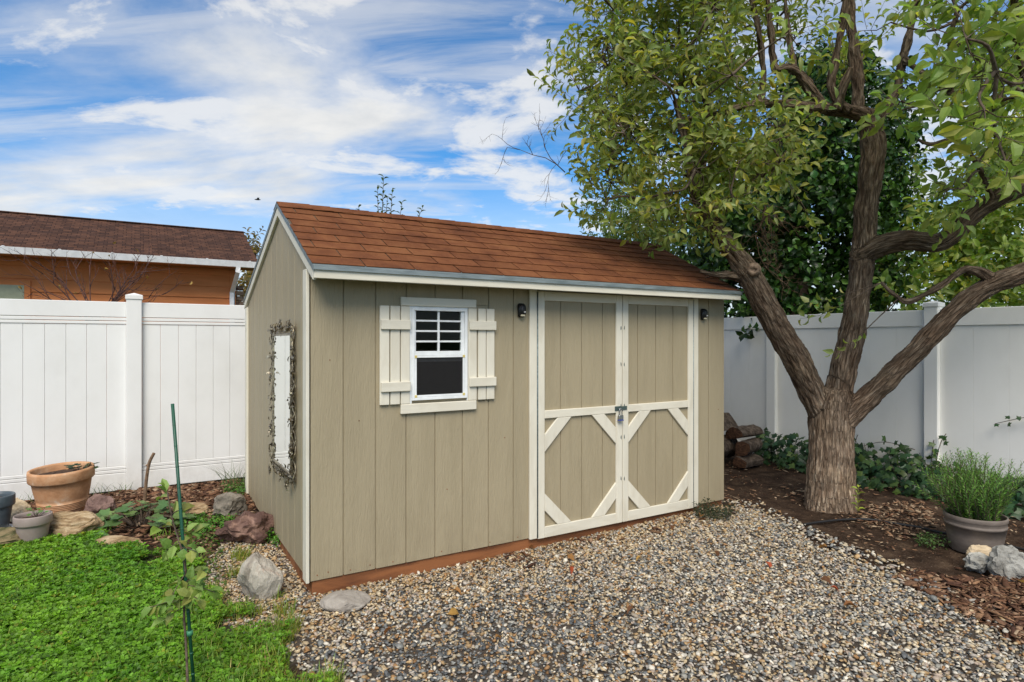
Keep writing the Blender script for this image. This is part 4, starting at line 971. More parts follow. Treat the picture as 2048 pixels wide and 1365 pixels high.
# low shoots on the limbs
for (px, py, d_) in ((1655, 600, D0 - .2), (1630, 640, D0 - .2), (1470, 330, D0 - .4), (1520, 400, D0 + .2), (1610, 430, D0 + .3), (1650, 480, D0 + .3), (1450, 470, D0 - .3), (1690, 700, D0 - .3), (1380, 470, D0 - .35), (1400, 560, D0 + .1)):
    c_ = P(px, py, d_); twig(FA, near(c_).lerp(c_, .6), (c_ - near(c_)) + Vector((0, 0, -.1)), .35, 10, .085, AC); FA.tw.add(tube([near(c_), near(c_).lerp(c_, .6)], [.006, .004], 4, False))
emit(FA, apple, M_LEAF, nlead=300)
# dead twigs poking out of the crown's edge, dry tangle in its middle
def dead_twigs(name, start, heading, n, ln, mat, parent, r0=.006):
    mb = MB()
    def grow(p_, d_, l_, r_, lev):
        pts = [p_.copy()]; k = 5
        for i in range(k):
            d_ = (d_ + rvec() * .28).normalized(); p_ = p_ + d_ * (l_ / k); pts.append(p_.copy())
            if lev < 3 and random.random() < .75: grow(p_, (d_ + rvec() * .9).normalized(), l_ * random.uniform(.3, .6), r_ * .6, lev + 1)
        mb.tube(pts, [r_ * (1 - .7 * i / k) for i in range(k + 1)], seg=4)
    for i in range(n): grow(Vector(start), (Vector(heading) + rvec() * .25).normalized(), ln * random.uniform(.7, 1.1), r0, 0)
    return mb.obj(name, mat, parent)
ac = P(1130, 345, D0); dead_twigs('dead_branch', ac, P(1010, 265, D0) - ac, 2, .55, M_TWIG, apple, .005)
ac = P(1530, 395, D0 + .2); dead_twigs('dead_branch', ac, Vector((0.1, 0, -1)), 5, .5, M_DRY, apple, .006)
ac = P(1510, 470, D0 + .2); dead_twigs('dead_branch', ac, P(1590, 540, D0) - ac, 3, .45, M_DRY, apple, .005)

# ---- trees beyond the fences
def back_tree(name, label, px, d_, polys, cols, lsize, mat, n, ntw, rad, dr, trunk_r=.12, nlead=0, nleaf=10, tmpl=(LEAF_V, LEAF_F), upb=.2, group=None, width=.5, topy=250, tcol=None):
    x, y = P(px, 700, d_).x, P(px, 700, d_).y
    r = thing(name, label, 'tree', (x, y, float(gz(x, y))), group); F = Foliage(P(px, topy + 120, d_ + .6)); tk_ = []
    tp = P(px, topy, d_)
    lim = [[(x, y, -.05, trunk_r * 1.2), (x + .05, y, tp.z * .4, trunk_r), (tp.x, tp.y, tp.z * .7, trunk_r * .6), (tp.x + .1, tp.y, tp.z, trunk_r * .25)]]
    sp = smooth_path(lim[0], 5); mb = MB(); mb.tube(sp[:, :3], sp[:, 3], seg=9)
    for poly in polys:
        for c_ in sample_poly(poly, n, dr, rad * .62, tk_):
            k = np.argmin(np.linalg.norm(sp[:, :3] - np.array(tuple(c_ - Vector((0, 0, .3)))), axis=1)); a = Vector(sp[k, :3])
            clump(F, c_, rad, ntw, lsize, cols, a, nleaf=nleaf, tlen=(.15, .35), upb=upb, width=width, wood=len(tk_) % 3 == 0)
    mb.obj('trunk', tcol or M_TWIG, r); emit(F, r, mat, tmpl, nlead=nlead)
    return r
IVC = [(.050, .125, .020), (.016, .040, .009), (.105, .205, .036), (.011, .028, .007), (.020, .050, .010), (.030, .075, .013)]  # near-black tones paint in the deep shade between the leaves
back_tree('ivy_covered_tree', 'dense dark green tree covered in ivy behind the apple tree and fence', 1570, 9.3,
          [[(1380, 500), (1430, 380), (1500, 300), (1560, 240), (1600, 140), (1680, 120), (1780, 170), (1790, 300), (1790, 420), (1740, 640), (1460, 660), (1400, 580)]], IVC, .105, M_IVY, 190, 14, .40, (8.2, 10.4), trunk_r=.34, upb=-.1, width=.75, topy=170, nleaf=9)
LGC = [(.22, .30, .055), (.18, .26, .05), (.26, .33, .07), (.15, .22, .045), (.33, .33, .07)]
back_tree('garden_tree', 'light yellow green leafy tree beyond the fence at the right edge', 1930, 8.3,
          [[(1790, 620), (1800, 520), (1840, 470), (1900, 440), (2000, 430), (2120, 380), (2200, 640)], [(1960, 330), (2100, 200), (2250, 300), (2150, 400), (2000, 410)]], LGC, .12, M_LEAF, 50, 12, .36, (7.3, 9.5), trunk_r=.09, topy=330)
MGC = [(.11, .165, .040), (.085, .135, .034), (.14, .19, .05)]
back_tree('garden_tree', 'mid green small tree behind the shed roof under the apple crown', 1290, 10.4,
          [[(1200, 500), (1185, 420), (1240, 380), (1330, 400), (1400, 470), (1400, 560), (1250, 560)]], MGC, .085, M_LEAF, 40, 13, .38, (9.6, 11.2), trunk_r=.10, topy=400)
back_tree('garden_tree', 'mid green tree filling the gap between the ivy and the right fence top', 1760, 10.5,
          [[(1700, 620), (1720, 300), (1800, 260), (1880, 400), (1860, 620)]], MGC + LGC[:2], .10, M_LEAF, 36, 13, .40, (9.8, 11.5), trunk_r=.09, topy=300)
back_tree('garden_tree', 'autumn brown and yellow tree just past the right end of the neighbour house', 503, 13.5,
          [[(486, 560), (480, 500), (500, 478), (520, 500), (560, 540), (560, 640), (490, 640)]], [(.19, .115, .025), (.13, .085, .02), (.10, .09, .025), (.22, .15, .03)], .11, M_LEAF, 26, 8, .36, (13, 14.5), trunk_r=.10, topy=490)
# young shoots above the shed ridge
rs = P(765, 700, 7.7); shoot = thing('young_tree', 'slender green shoots poking up behind the shed ridge', 'tree', (rs.x, rs.y, float(gz(rs.x, rs.y))))
FS = Foliage()
for (px, py, bx, n_) in ((767, 352, 762, 22), (785, 378, 775, 16), (805, 402, 785, 13), (846, 414, 800, 15), (716, 412, 750, 10), (755, 372, 758, 16), (775, 395, 765, 12), (730, 440, 752, 10), (830, 440, 790, 12)):
    tp = P(px, py, 7.7 + random.uniform(-.15, .15)); b0 = P(bx, 520, 7.7); g0 = Vector((rs.x, rs.y, .05))
    sp = smooth_path([(*g0, .014), (*b0, .009), (*b0.lerp(tp, .5), .006), (*tp, .002)], 6); FS.tw.add(tube(sp[:, :3], sp[:, 3], 5))
    ang = 0
    for i in range(n_):
        q_ = b0.lerp(tp, .35 + .65 * (i + .5) / n_); ang += 2.4; la = Vector((math.cos(ang), math.sin(ang), .75)); FS.leaf(q_, la, Vector((0, 0, 1)) + rvec() * .3, .085 * random.uniform(.7, 1.1), .036, jit((.075, .105, .03)))
emit(FS, shoot, M_LEAF, nlead=80)
# bare shrub in front of the house wall
bs = P(185, 640, 6.9); shrub = thing('bare_shrub', 'bare purple brown branching shrub between fence and house wall', 'shrub', (bs.x, bs.y, .1))
mb = MB(); FB = Foliage()
def grow_b(p_, d_, l_, r_, lev):
    pts = [p_.copy()]; k = 5
    for i in range(k):
        d_ = (d_ + rvec() * .16 + Vector((0, 0, .02))).normalized(); p_ = p_ + d_ * (l_ / k); pts.append(p_.copy())
        if lev < 3 and i > 0 and random.random() < .62: grow_b(p_, (d_ + rvec() * .75).normalized(), l_ * random.uniform(.35, .6), r_ * .55, lev + 1)
    mb.tube(pts, [r_ * (1 - .7 * i / k) for i in range(k + 1)], seg=4)
    if lev > 0 and random.random() < .035: FB.leaf(p_, rvec(), rvec(), .05, .03, jit((.30, .19, .05)))
hub = Vector((bs.x, bs.y, 1.72))
for i in range(5): mb.tube([Vector((bs.x, bs.y, .08)) + rvec() * .06, Vector((bs.x, bs.y, .8)) + rvec() * .05, hub + rvec() * .04], [.022, .018, .013], seg=6)
for i in range(18): grow_b(hub + rvec() * .04, Vector((random.uniform(-1.0, 1.0), random.uniform(-.25, .25), random.uniform(.4, 1.0))), .80 * random.uniform(.7, 1.05), .011, 0)
mb.obj('branches', M_BARE, shrub); emit(FB, shrub, M_DRYLEAF, nlead=60)
# bird in the sky
bd = P(515, 400, 34); bird = thing('bird', 'tiny dark bird flying above the neighbour house roof', 'bird', bd)
v = []; f = []
bv, bf = tube([bd + Vector((-.16, 0, 0)), bd + Vector((-.08, 0, .01)), bd + Vector((.02, 0, .01)), bd + Vector((.13, 0, .02)), bd + Vector((.17, 0, .02))], [.008, .035, .04, .025, .006], 8)
body = mobj('body', bv, bf, M_BLACK, bird, True)
for s_ in (-1, 1):
    wv = [bd + Vector(q_) for q_ in ((.06, 0, .02), (-.05, 0, .02), (-.03, s_ * .16, .09), (.08, s_ * .16, .09), (-.04, s_ * .33, .05), (.0, s_ * .34, .05))]
    wv += [q_ - Vector((0, 0, .008)) for q_ in wv]
    mobj('wing', wv, [(0, 1, 2, 3), (3, 2, 4, 5), (9, 8, 7, 6), (11, 10, 8, 9), (0, 3, 9, 6), (3, 5, 11, 9), (1, 7, 8, 2), (2, 8, 10, 4), (5, 4, 10, 11), (0, 6, 7, 1)], M_BLACK, bird)

# ================================================================== ROCKS, POTS, LOGS
def rock_mat(name, stops, sc=9, rough=.85, bump=.7, stretch=(1, 1, 1)):
    return surf(name, stops, (sc * stretch[0], sc * stretch[1], sc * stretch[2]), 8, rough, bump=bump, bscale=(40 * stretch[0], 40 * stretch[1], 40 * stretch[2]), bdist=.02, cdist=.7, spec=.2, crough=.65)
def rock(name, label, cen, size, mat, seed, facets=7, rot=0.0, rough=.10, tilt=(0, 0), cat='rock', group=None):
    rnd = random.Random(seed); b = bmesh.new(); bmesh.ops.create_icosphere(b, subdivisions=4, radius=1)
    pl_ = []
    for i in range(facets):
        n_ = Vector((rnd.gauss(0, 1), rnd.gauss(0, 1), rnd.gauss(0, .8))).normalized(); pl_.append((n_, rnd.uniform(.55, .85)))
    R_ = Matrix.Rotation(rot, 3, 'Z') @ Matrix.Rotation(tilt[0], 3, 'X') @ Matrix.Rotation(tilt[1], 3, 'Y')
    for v_ in b.verts:
        c_ = v_.co.copy(); n_ = c_.normalized()
        for pn, pd in pl_:
            e = c_.dot(pn) - pd
            if e > 0: c_ -= pn * e * .97
        c_ += n_ * (mnoise.noise(n_ * 2.2 + Vector((seed, 0, 0))) * rough * 1.6 + mnoise.noise(n_ * 5 + Vector((0, seed, 0))) * rough * .8 - abs(mnoise.noise(n_ * 11 + Vector((0, 0, seed)))) * rough * .5 + mnoise.noise(n_ * 26 + Vector((0, seed, seed))) * rough * .25)
        v_.co = R_ @ Vector((c_.x * size[0], c_.y * size[1], c_.z * size[2]))
    for v_ in b.verts: v_.co += Vector(cen)
    o = bobj(name, b, mat, None, smooth=False)
    o.data.transform(Matrix.Translation(-Vector(cen))); o.location = cen
    return tag(o, label, cat, group)
def rk(name, label, px, py, wpx, hpx, mat, seed, dep=.8, lift=.35, **k):
    """rock whose base sits at a photo pixel; width and height in photo pixels"""
    g = G(px, py); d_ = depth(g); w_ = wpx * d_ / F_PX / 2 / wide(px); h_ = hpx * d_ / F_PX / 2
    fwd = Vector((g.x - CX, g.y - CY, 0)).normalized(); c_ = g + fwd * (w_ * dep * .8) + Vector((0, 0, h_ * (1 - lift)))
    return rock(name, label, c_, (w_ * 1.18, w_ * dep * 1.18, h_ * 1.25), mat, seed, rot=-YAW + k.pop('rot', 0), **k)
R_RED = rock_mat('red_lava', [(.2, (.055, .032, .026)), (.55, (.115, .065, .052)), (.78, (.30, .185, .14))], 6)
R_GREY = rock_mat('grey_wood_stone', [(.3, (.10, .085, .068)), (.55, (.20, .175, .14)), (.75, (.30, .26, .21))], 9, stretch=(1, 1, .5))
R_WHITE = rock_mat('white_banded_stone', [(.15, (.13, .105, .085)), (.42, (.33, .29, .235)), (.65, (.46, .42, .35)), (.9, (.30, .155, .09))], 5, stretch=(1.6, 1.6, .5))
R_FLAT = rock_mat('grey_flat_stone', [(.3, (.24, .21, .18)), (.7, (.36, .325, .28))], 12, bump=.35)
R_TAN = rock_mat('tan_layered_stone', [(.28, (.15, .095, .05)), (.5, (.34, .235, .13)), (.72, (.50, .39, .25))], 7, stretch=(.7, .7, 6))
R_PUR = rock_mat('purple_brown_stone', [(.3, (.10, .06, .052)), (.7, (.24, .155, .13))], 8)
R_PALE = rock_mat('pale_grey_marble', [(.15, (.16, .15, .13)), (.5, (.36, .35, .315)), (.85, (.58, .56, .50))], 5, bump=.8)
R_CREAM = rock_mat('cream_sandstone', [(.3, (.47, .36, .22)), (.7, (.60, .48, .33))], 7, bump=.3)
rk('rock', 'jagged reddish brown rock with a pink face beside the shed gable', 490, 1090, 104, 66, R_RED, 21, dep=.85, facets=9, rough=.14)
rk('rock', 'square grey brown rock behind the red rock near the shed corner', 458, 1034, 70, 46, R_GREY, 33, dep=.7, facets=8)
rk('rock', 'white banded rock with rust spots standing at the shed front corner', 521, 1200, 84, 98, R_WHITE, 8, dep=.75, facets=4, rough=.06, tilt=(.1, .25))
rk('flat_stone', 'smooth grey flat stone half sunk in gravel under the shed skid', 692, 1220, 92, 26, R_FLAT, 15, dep=.8, facets=5, lift=.6, rough=.04)
rk('flat_stone', 'tan flat stone lying at the edge of the lawn', 236, 1097, 112, 28, R_TAN, 19, dep=.55, lift=.8, rough=.06)
rk('rock', 'layered tan stone in front of the terracotta pot', 140, 1078, 136, 56, R_TAN, 27, dep=.55, facets=9, lift=.4)
rk('rock', 'rounded purple brown rock right of the terracotta pot', 200, 1034, 56, 46, R_PUR, 40, dep=.9)
rk('rock', 'pale tan rock between the blue pot and terracotta pot', 40, 1046, 64, 48, R_CREAM, 44, dep=.7)
rk('flat_stone', 'weathered flat slab lying on mulch behind the stake', 378, 1030, 112, 24, R_TAN, 52, dep=.5, lift=.7)
rk('rock', 'mossy stone under the blue pot at the left edge', 5, 1098, 110, 34, rock_mat('mossy_stone', [(.35, (.06, .065, .025)), (.6, (.22, .17, .09))], 9), 57, dep=.8)
rk('rock', 'small pale grey rock in front of the herb tub', 1953, 1142, 68, 34, R_PALE, 61, dep=.6, rough=.12)
rk('rock', 'cream stone wedged between herb tub and grey rock', 1958, 1120, 52, 32, R_CREAM, 67, dep=.6)
rk('rock', 'large white veined grey rock at the right edge of the bed', 2032, 1160, 112, 66, R_PALE, 73, dep=.7, rough=.14, facets=9)
rk('flat_stone', 'pinkish chip of stone at the foot of the apple tree', 1662, 1020, 42, 14, R_CREAM, 79, dep=.7)

def pot(name, label, px, py, rpx, rb, hpx, mat, prof_extra, tilt=None, d_=None, soil=.82, zoff=0.0, band=None):
    g = G(px, py); d_ = depth(g); r = rpx * d_ / F_PX / wide(px); h = hpx * d_ / F_PX; c_ = g + Vector((g.x - CX, g.y - CY, 0)).normalized() * (r * rb) + Vector((0, 0, zoff))
    t_ = thing(name, label, 'plant pot', c_)
    prof = [(0, .01)] + [(r * a, h * z) for a, z in prof_extra]
    v, f = lathe(prof, 56, c_, tilt)
    mobj('body', v, f, mat, t_, True)
    ri = prof_extra[-1][0] * r
    sv = [(0, h * soil + .006)] + [(ri * k, h * soil + .006 * math.cos(k * 9)) for k in (.3, .6, .85, 1.02)]
    v, f = lathe(sv, 40, c_, tilt); v = [q_ + Vector((0, 0, mnoise.noise(q_ * 30) * .008)) for q_ in v]
    mobj('potting_soil', v, f, M_SOIL2, t_, True)
    return t_, c_, r, h
M_SOIL2 = surf('potting_soil', [(.3, (.03, .018, .012)), (.7, (.10, .06, .04))], (40, 40, 40), 6, .95, bump=.9, bscale=(60, 60, 60), bdist=.01)
M_TERRA = surf('weathered_terracotta', [(.1, (.34, .17, .08)), (.45, (.50, .265, .135)), (.68, (.56, .34, .20)), (.95, (.70, .60, .48))], (10, 10, 12), 9, .85, bump=.5, bscale=(30, 30, 30), bdist=.006, crough=.68)
M_PGREY = surf('taupe_pot_plastic', [(.3, (.27, .215, .19)), (.7, (.32, .26, .235))], (8, 8, 8), 4, .6, bump=.1, bscale=(200, 200, 200), bdist=.001)
M_PBLUE = surf('slate_blue_pot', [(.3, (.065, .085, .10)), (.7, (.11, .13, .15))], (10, 10, 10), 5, .4)
M_PTUB = surf('grey_tub_plastic', [(.3, (.155, .125, .105)), (.7, (.20, .165, .14))], (12, 12, 30), 5, .55, bump=.15, bscale=(8, 8, 150), bdist=.001)
terr = [(.66, 0), (.69, .02), (.70, .10)]
for k in range(5): terr += [(.715 + k * .012, .12 + k * .036), (.735 + k * .012, .132 + k * .036), (.735 + k * .012, .145 + k * .036), (.712 + k * .012, .152 + k * .036)]
terr += [(.80, .36), (.87, .60), (.905, .745), (.975, .755), (1.0, .78), (1.0, .95), (.985, 1.0), (.91, 1.0), (.89, .96), (.87, .70)]
tl = Matrix.Rotation(math.radians(-2), 3, 'Y') @ Matrix.Rotation(math.radians(2.5), 3, 'X')
tp_, tc_, tr_, th_ = pot('terracotta_pot', 'large weathered terracotta pot by the white fence', 127, 1034, 70, .70, 92, M_TERRA, terr, tilt=tl, soil=.86)
plain = [(.68, 0), (.70, .02), (.86, .60), (.87, .66), (.97, .68), (1.0, .72), (1.0, .97), (.98, 1.0), (.93, 1.0), (.91, .9), (.86, .7)]
gp_, gc_, gr_, gh_ = pot('grey_pot', 'small taupe plastic pot in front of the terracotta pot', 66, 1092, 41, .70, 58, M_PGREY, plain, soil=.84)
bp_, bc_, br_, bh_ = pot('blue_pot', 'slate blue plastic pot on a white saucer at the left edge', -14, 1074, 47, .7, 70, M_PBLUE, plain, soil=.86, zoff=.03)
v, f = lathe([(0, 0), (br_ * .8, 0), (br_ * .92, .012), (br_ * .94, .025), (br_ * .9, .025), (br_ * .86, .012), (0, .010)], 40, bc_ - Vector((0, 0, .016))); mobj('saucer', v, f, M_WHITE, bp_, True)
tub = [(.78, 0), (.80, .02), (.90, .42), (.955, .70), (.985, .70), (.985, .76), (.955, .78), (.965, .80), (.965, .86), (.99, .88), (1.0, .90), (1.0, .98), (.985, 1.0), (.95, 1.0), (.94, .95), (.90, .7)]
rp_, rc_, rr_, rh_ = pot('herb_tub', 'low round grey plastic tub holding a rosemary bush', 1950, 1112, 68, .8, 74, M_PTUB, tub, soil=.86)

# split firewood between shed and fence
M_LBARK = surf('firewood_bark', [(.15, (.03, .022, .016)), (.5, (.10, .072, .052)), (.85, (.22, .17, .13))], (22, 22, 22), 7, .95, bump=1.0, bscale=(30, 30, 60), bdist=.015)
M_LEND = surf('firewood_split', [(.3, (.05, .024, .014)), (.7, (.14, .068, .036))], (10, 30, 60), 6, .9, bump=.5, bscale=(12, 40, 80), bdist=.006)
def log(label, px, py, d_, r, ln, yaw_, split, seed):
    rnd = random.Random(seed); c_ = P(px, py, d_); ax_ = Vector((math.cos(yaw_), math.sin(yaw_), 0)); sd = Vector((-ax_.y, ax_.x, 0)); up = Vector((0, 0, 1)); n = 20; rings = 9
    v = []; f = []
    for i in range(rings):
        for k in range(n):
            a_ = 2 * math.pi * k / n + split; rr = r * (1 + .16 * math.sin(a_ * 2 + seed) + .08 * math.sin(a_ * 3 + seed * 2) + .12 * mnoise.noise(Vector((math.cos(a_) * 2, math.sin(a_) * 2, i * .6 + seed))))
            y_, z_ = rr * math.cos(a_), rr * math.sin(a_)
            ca, sa = math.cos(seed * 1.9 + .6), math.sin(seed * 1.9 + .6); e_ = y_ * ca + z_ * sa - .38 * r
            if e_ > 0: y_ -= ca * e_ * .9; z_ -= sa * e_ * .9          # split face
            if z_ < -.45 * r: z_ = -.45 * r + (z_ + .45 * r) * .25
            v.append(c_ + ax_ * (ln * (i / (rings - 1) - .5)) + sd * y_ + up * z_)
    for i in range(rings - 1):
        for k in range(n): f.append((i * n + k, i * n + (k + 1) % n, (i + 1) * n + (k + 1) % n, (i + 1) * n + k))
    t_ = thing('firewood_log', label, 'log', c_ - Vector((0, 0, r)), 'firewood stacked by the fence')
    mobj('bark', v, f, M_LBARK, t_, True)
    for i, s_ in ((0, -1), (rings - 1, 1)):
        cc_ = c_ + ax_ * (ln * (i / (rings - 1) - .5) + s_ * .003); ring = [v[i * n + k] for k in range(n)]
        mobj('cut_end', ring + [cc_ + (q_ - cc_) * .5 + ax_ * s_ * .004 for q_ in ring] + [cc_ + ax_ * s_ * .002], [(k, (k + 1) % n, n + (k + 1) % n, n + k) for k in range(n)] + [(n + k, n + (k + 1) % n, 2 * n) for k in range(n)], M_LEND, t_)
yl = -YAW + .75
log('topmost firewood log leaning against the shed corner by the fence', 1446, 846, 7.45, .13, .36, yl, .3, 1)
log('upper bark covered firewood log second from the top of the stack', 1488, 868, 7.35, .105, .40, yl - .15, 1.2, 2)
log('middle firewood log with a dark split end in the stack', 1492, 897, 7.25, .11, .40, yl + .1, 2.2, 3)
log('lowest firewood log lying on soil beside the ivy', 1498, 922, 7.15, .10, .36, yl - .1, .9, 4)
log('lower firewood log half hidden by the shed corner', 1446, 905, 7.35, .16, .40, yl, 3.0, 5)

# ================================================================== SMALL PLANTS
# ivy along the fence
ivy = thing('ivy', 'dark green ivy trailing along the base of the right fence', 'ivy', (5.6, 0, float(gz(5.6, 0))))
FI = Foliage(); IC = [(.026, .060, .022), (.020, .048, .017), (.038, .078, .027), (.065, .115, .030)]
def ivy_patch(px0, px1, ptop, pbot, n, dd=.30):
    for i in range(n):
        px = random.uniform(px0, px1); g = None
        t_ = random.random(); x_ = 5.86 - random.random() ** 1.3 * dd
        ray = P(px, 700, 1) - Vector((CX, CY, CH)); dist = (x_ - CX) / ray.x
        q_ = Vector((x_, CY + ray.y * dist, 0)); hh = (ptop(px)) * (1 - ((5.86 - x_) / (dd + .05)) ** 1.5)
        z_ = float(gz(q_.x, q_.y)) + .02 + random.random() ** .7 * max(.05, hh); q_.z = z_
        la = Vector((-random.uniform(.2, 1), random.gauss(0, .6), -random.uniform(.2, .9))); up = Vector((-1, random.gauss(0, .4), .55 + random.gauss(0, .3)))
        FI.leaf(q_, la, up, random.uniform(.06, .115), random.uniform(.06, .115), jit(random.choice(IC[:3] if random.random() < .88 else IC[3:]), .2))
        if i % 6 == 0: FI.tw.add(tube([q_, q_ + Vector((.05, random.uniform(-.1, .1), -.08)), (q_.x + .06, q_.y + random.uniform(-.15, .15), float(gz(q_.x, q_.y)))], .003, 3, False))
ivy_patch(1512, 1625, lambda x: .37, 0, 260, .40)
ivy_patch(1690, 1860, lambda x: .36 + .06 * math.sin(x * .06), 0, 360, .50)
ivy_patch(1840, 2130, lambda x: .28, 0, 330, .50)
def runner(pts, n, s0=.075):
    on_f = lambda px, py: P(px, py, (5.895 - CX) / (SN + (px - 1024) / F_PX * CS))       # climbing on the fence face
    sp = smooth_path([(*on_f(q_[0], q_[1]), .004) for q_ in pts], 5); FI.tw.add(tube(sp[:, :3], sp[:, 3], 4))
    for i in range(n):
        q_ = Vector(sp[int((i + .3) / n * (len(sp) - 1)), :3]) + Vector((-.012, random.gauss(0, .015), random.gauss(0, .015)))
        FI.leaf(q_, Vector((-.5, random.gauss(0, .7), random.gauss(-.2, .5))), Vector((-1, random.gauss(0, .3), .4)), s0 * random.uniform(.8, 1.3), s0 * random.uniform(.8, 1.2), jit(IC[2 if random.random() < .6 else 3], .2))
runner([(1868, 985, 6.2), (1872, 930, 6.2), (1880, 890, 6.2), (1892, 868, 6.2)], 11); runner([(1860, 990, 6.2), (1862, 930, 6.2), (1868, 880, 6.2)], 8)
runner([(1700, 905, 6.6), (1735, 890, 6.6), (1775, 885, 6.5), (1830, 900, 6.4)], 12); runner([(1740, 930, 6.6), (1790, 905, 6.5), (1815, 893, 6.45)], 9)
runner([(1540, 910, 7.0), (1530, 880, 7.1), (1528, 865, 7.2)], 5); runner([(1980, 990, 5.7), (2020, 965, 5.65), (2060, 955, 5.6)], 8, .06)
runner([(2080, 830, 5.5), (2035, 838, 5.55), (1990, 848, 5.6)], 7, .05); runner([(1700, 930, 6.6), (1712, 880, 6.62), (1716, 870, 6.65)], 5, .06)
emit(FI, ivy, M_IVY, (IVY_V, IVY_F), nlead=300)
# rosemary bush
rose = thing('rosemary_bush', 'bushy green rosemary growing out of the grey tub', 'plant', rc_ + Vector((0, 0, rh_ * .86)))
FR = Foliage(); RC = [(.135, .285, .042), (.100, .225, .032), (.185, .335, .062), (.072, .165, .027)]
top0 = rc_ + Vector((0, 0, rh_ * .86))
for i in range(260):
    a_ = random.uniform(0, 6.28); rr = rr_ * .72 * random.random() ** .5; st = top0 + Vector((rr * math.cos(a_), rr * math.sin(a_), 0))
    lean = .42 * rr / rr_; dn = Vector((math.cos(a_) * lean + random.gauss(-.06, .2), math.sin(a_) * lean + random.gauss(0.03, .2), 1)).normalized(); ln = random.uniform(.20, .50) * (1.12 - .3 * rr / rr_)
    pts = [st]; q_ = st.copy()
    for k in range(5): dn = (dn + rvec() * .10).normalized(); q_ = q_ + dn * ln / 5; pts.append(q_.copy())
    FR.tw.add(tube(pts, [.003, .0028, .0024, .002, .0016, .001], 3, False)); ang = random.uniform(0, 6)
    nn = int(ln / .0065)
    for k in range(nn):
        t_ = (k + .5) / nn * 5; j = min(4, int(t_)); w_ = pts[j].lerp(pts[j + 1], t_ - j); ang += 1.9; td = (pts[j + 1] - pts[j]).normalized(); u = Matrix.Rotation(ang, 3, td) @ td.orthogonal().normalized()
        FR.leaf(w_, td * .75 + u, td, random.uniform(.024, .038), .0058, jit(RC[int(random.random() * 4)], .15))
emit(FR, rose, M_HERB, (np.array([(0, 0, 0), (.5, .5, .03), (.5, -.5, .03), (1, 0, 0)]), [(0, 2, 1), (1, 2, 3)]))
def herb_clump(name, label, px, py, n, h, spread, cols, leafw=.010, ls=.03, cat='plant'):
    g = G(px, py); t_ = thing(name, label, cat, g); F = Foliage()
    for i in range(n):
        a_ = random.uniform(0, 6.28); rr = spread * random.random() ** .6; st = g + Vector((rr * math.cos(a_), rr * math.sin(a_), 0)); st.z = float(gz(st.x, st.y)) - .005
        twig(F, st, Vector((math.cos(a_) * .4, math.sin(a_) * .4, 1)), h * random.uniform(.5, 1.1), 12, ls, cols, width=leafw / ls, r0=.0015)
    emit(F, t_, M_HERB); return t_
herb_clump('lavender_clump', 'low grey green clump at the shed corner on the gravel edge', 1428, 1034, 60, .13, .13, [(.055, .075, .035), (.04, .06, .03)], .006, .03)
herb_clump('weed', 'small green weed beside the grey herb tub', 1868, 1092, 16, .09, .09, [(.06, .12, .03), (.08, .14, .035)], .014, .024)
herb_clump('weed', 'bright green weeds at the shed gable foot beside the red rock', 553, 1085, 26, .10, .09, [(.09, .24, .02), (.07, .19, .02)], .016, .024)
herb_clump('weed', 'low clover patch in front of the square grey rock', 405, 1055, 70, .06, .22, [(.10, .24, .025), (.07, .18, .02)], .018, .022)
herb_clump('weed', 'green weeds growing against the fence by the shed', 487, 985, 40, .10, .16, [(.08, .18, .025), (.06, .14, .02)], .016, .024)
# bright seedling by the trunk
g = G(1715, 1042); sd_ = thing('seedling', 'bright yellow green seedling right of the apple trunk', 'plant', g); FS2 = Foliage(); tp = g + Vector((.01, 0, .27))
FS2.tw.add(tube([g, g.lerp(tp, .5) + Vector((.006, 0, 0)), tp], [.003, .0025, .0015], 5))
for i in range(13):
    a_ = i * math.pi * .5 + .4 + (i % 2) * math.pi; q_ = g.lerp(tp, .28 + .72 * i / 12); FS2.leaf(q_, Vector((math.cos(a_), math.sin(a_) * .7, .35)), Vector((0, 0, 1)) + rvec() * .3, .055, .034, jit((.30, .38, .05), .1))
emit(FS2, sd_, M_HERB, nlead=20)
# broad-leaved plant round an old cut stem in the left bed
g = G(282, 1050); lp = thing('broadleaf_plant', 'low grey green plant with broad lobed leaves in the left bed', 'plant', g); FL = Foliage(); LC = [(.115, .205, .060), (.090, .170, .050), (.150, .235, .080)]
for i in range(58):
    a_ = random.uniform(0, 6.28); rr = .30 * random.random() ** .6; q_ = g + Vector((rr * math.cos(a_), rr * math.sin(a_), random.uniform(.05, .21) * (1.15 - rr / .4)))
    FL.tw.add(tube([g + Vector((rr * .25 * math.cos(a_), rr * .25 * math.sin(a_), .0)), g.lerp(q_, .6) + Vector((0, 0, .03)), q_], [.004, .003, .002], 4, False))
    FL.leaf(q_, Vector((math.cos(a_), math.sin(a_), -.15)), Vector((math.cos(a_) * .35, math.sin(a_) * .35 - .35, 1)) + rvec() * .25, random.uniform(.085, .14), random.uniform(.085, .13), jit(random.choice(LC), .12))
emit(FL, lp, M_HERB, (FIG_V, FIG_F), nlead=70)
g = G(290, 1020); st_ = thing('dead_stem', 'bare brown cut stem standing in the broad leaved plant', 'stick', g); d_ = depth(g)
mb = MB(); sp = smooth_path([PR(286, 1040, d_, 5), PR(290, 990, d_, 4.5), PR(294, 950, d_, 4.2), PR(299, 925, d_, 4.2), PR(308, 907, d_, 4)], 6); mb.tube(sp[:, :3], sp[:, 3], seg=9)
s0 = PR(295, 932, d_, 4); mb.tube([P(299, 930, d_), P(292, 931, d_)], [.010, .008], seg=7); mb.obj('stem', M_DRY, st_)
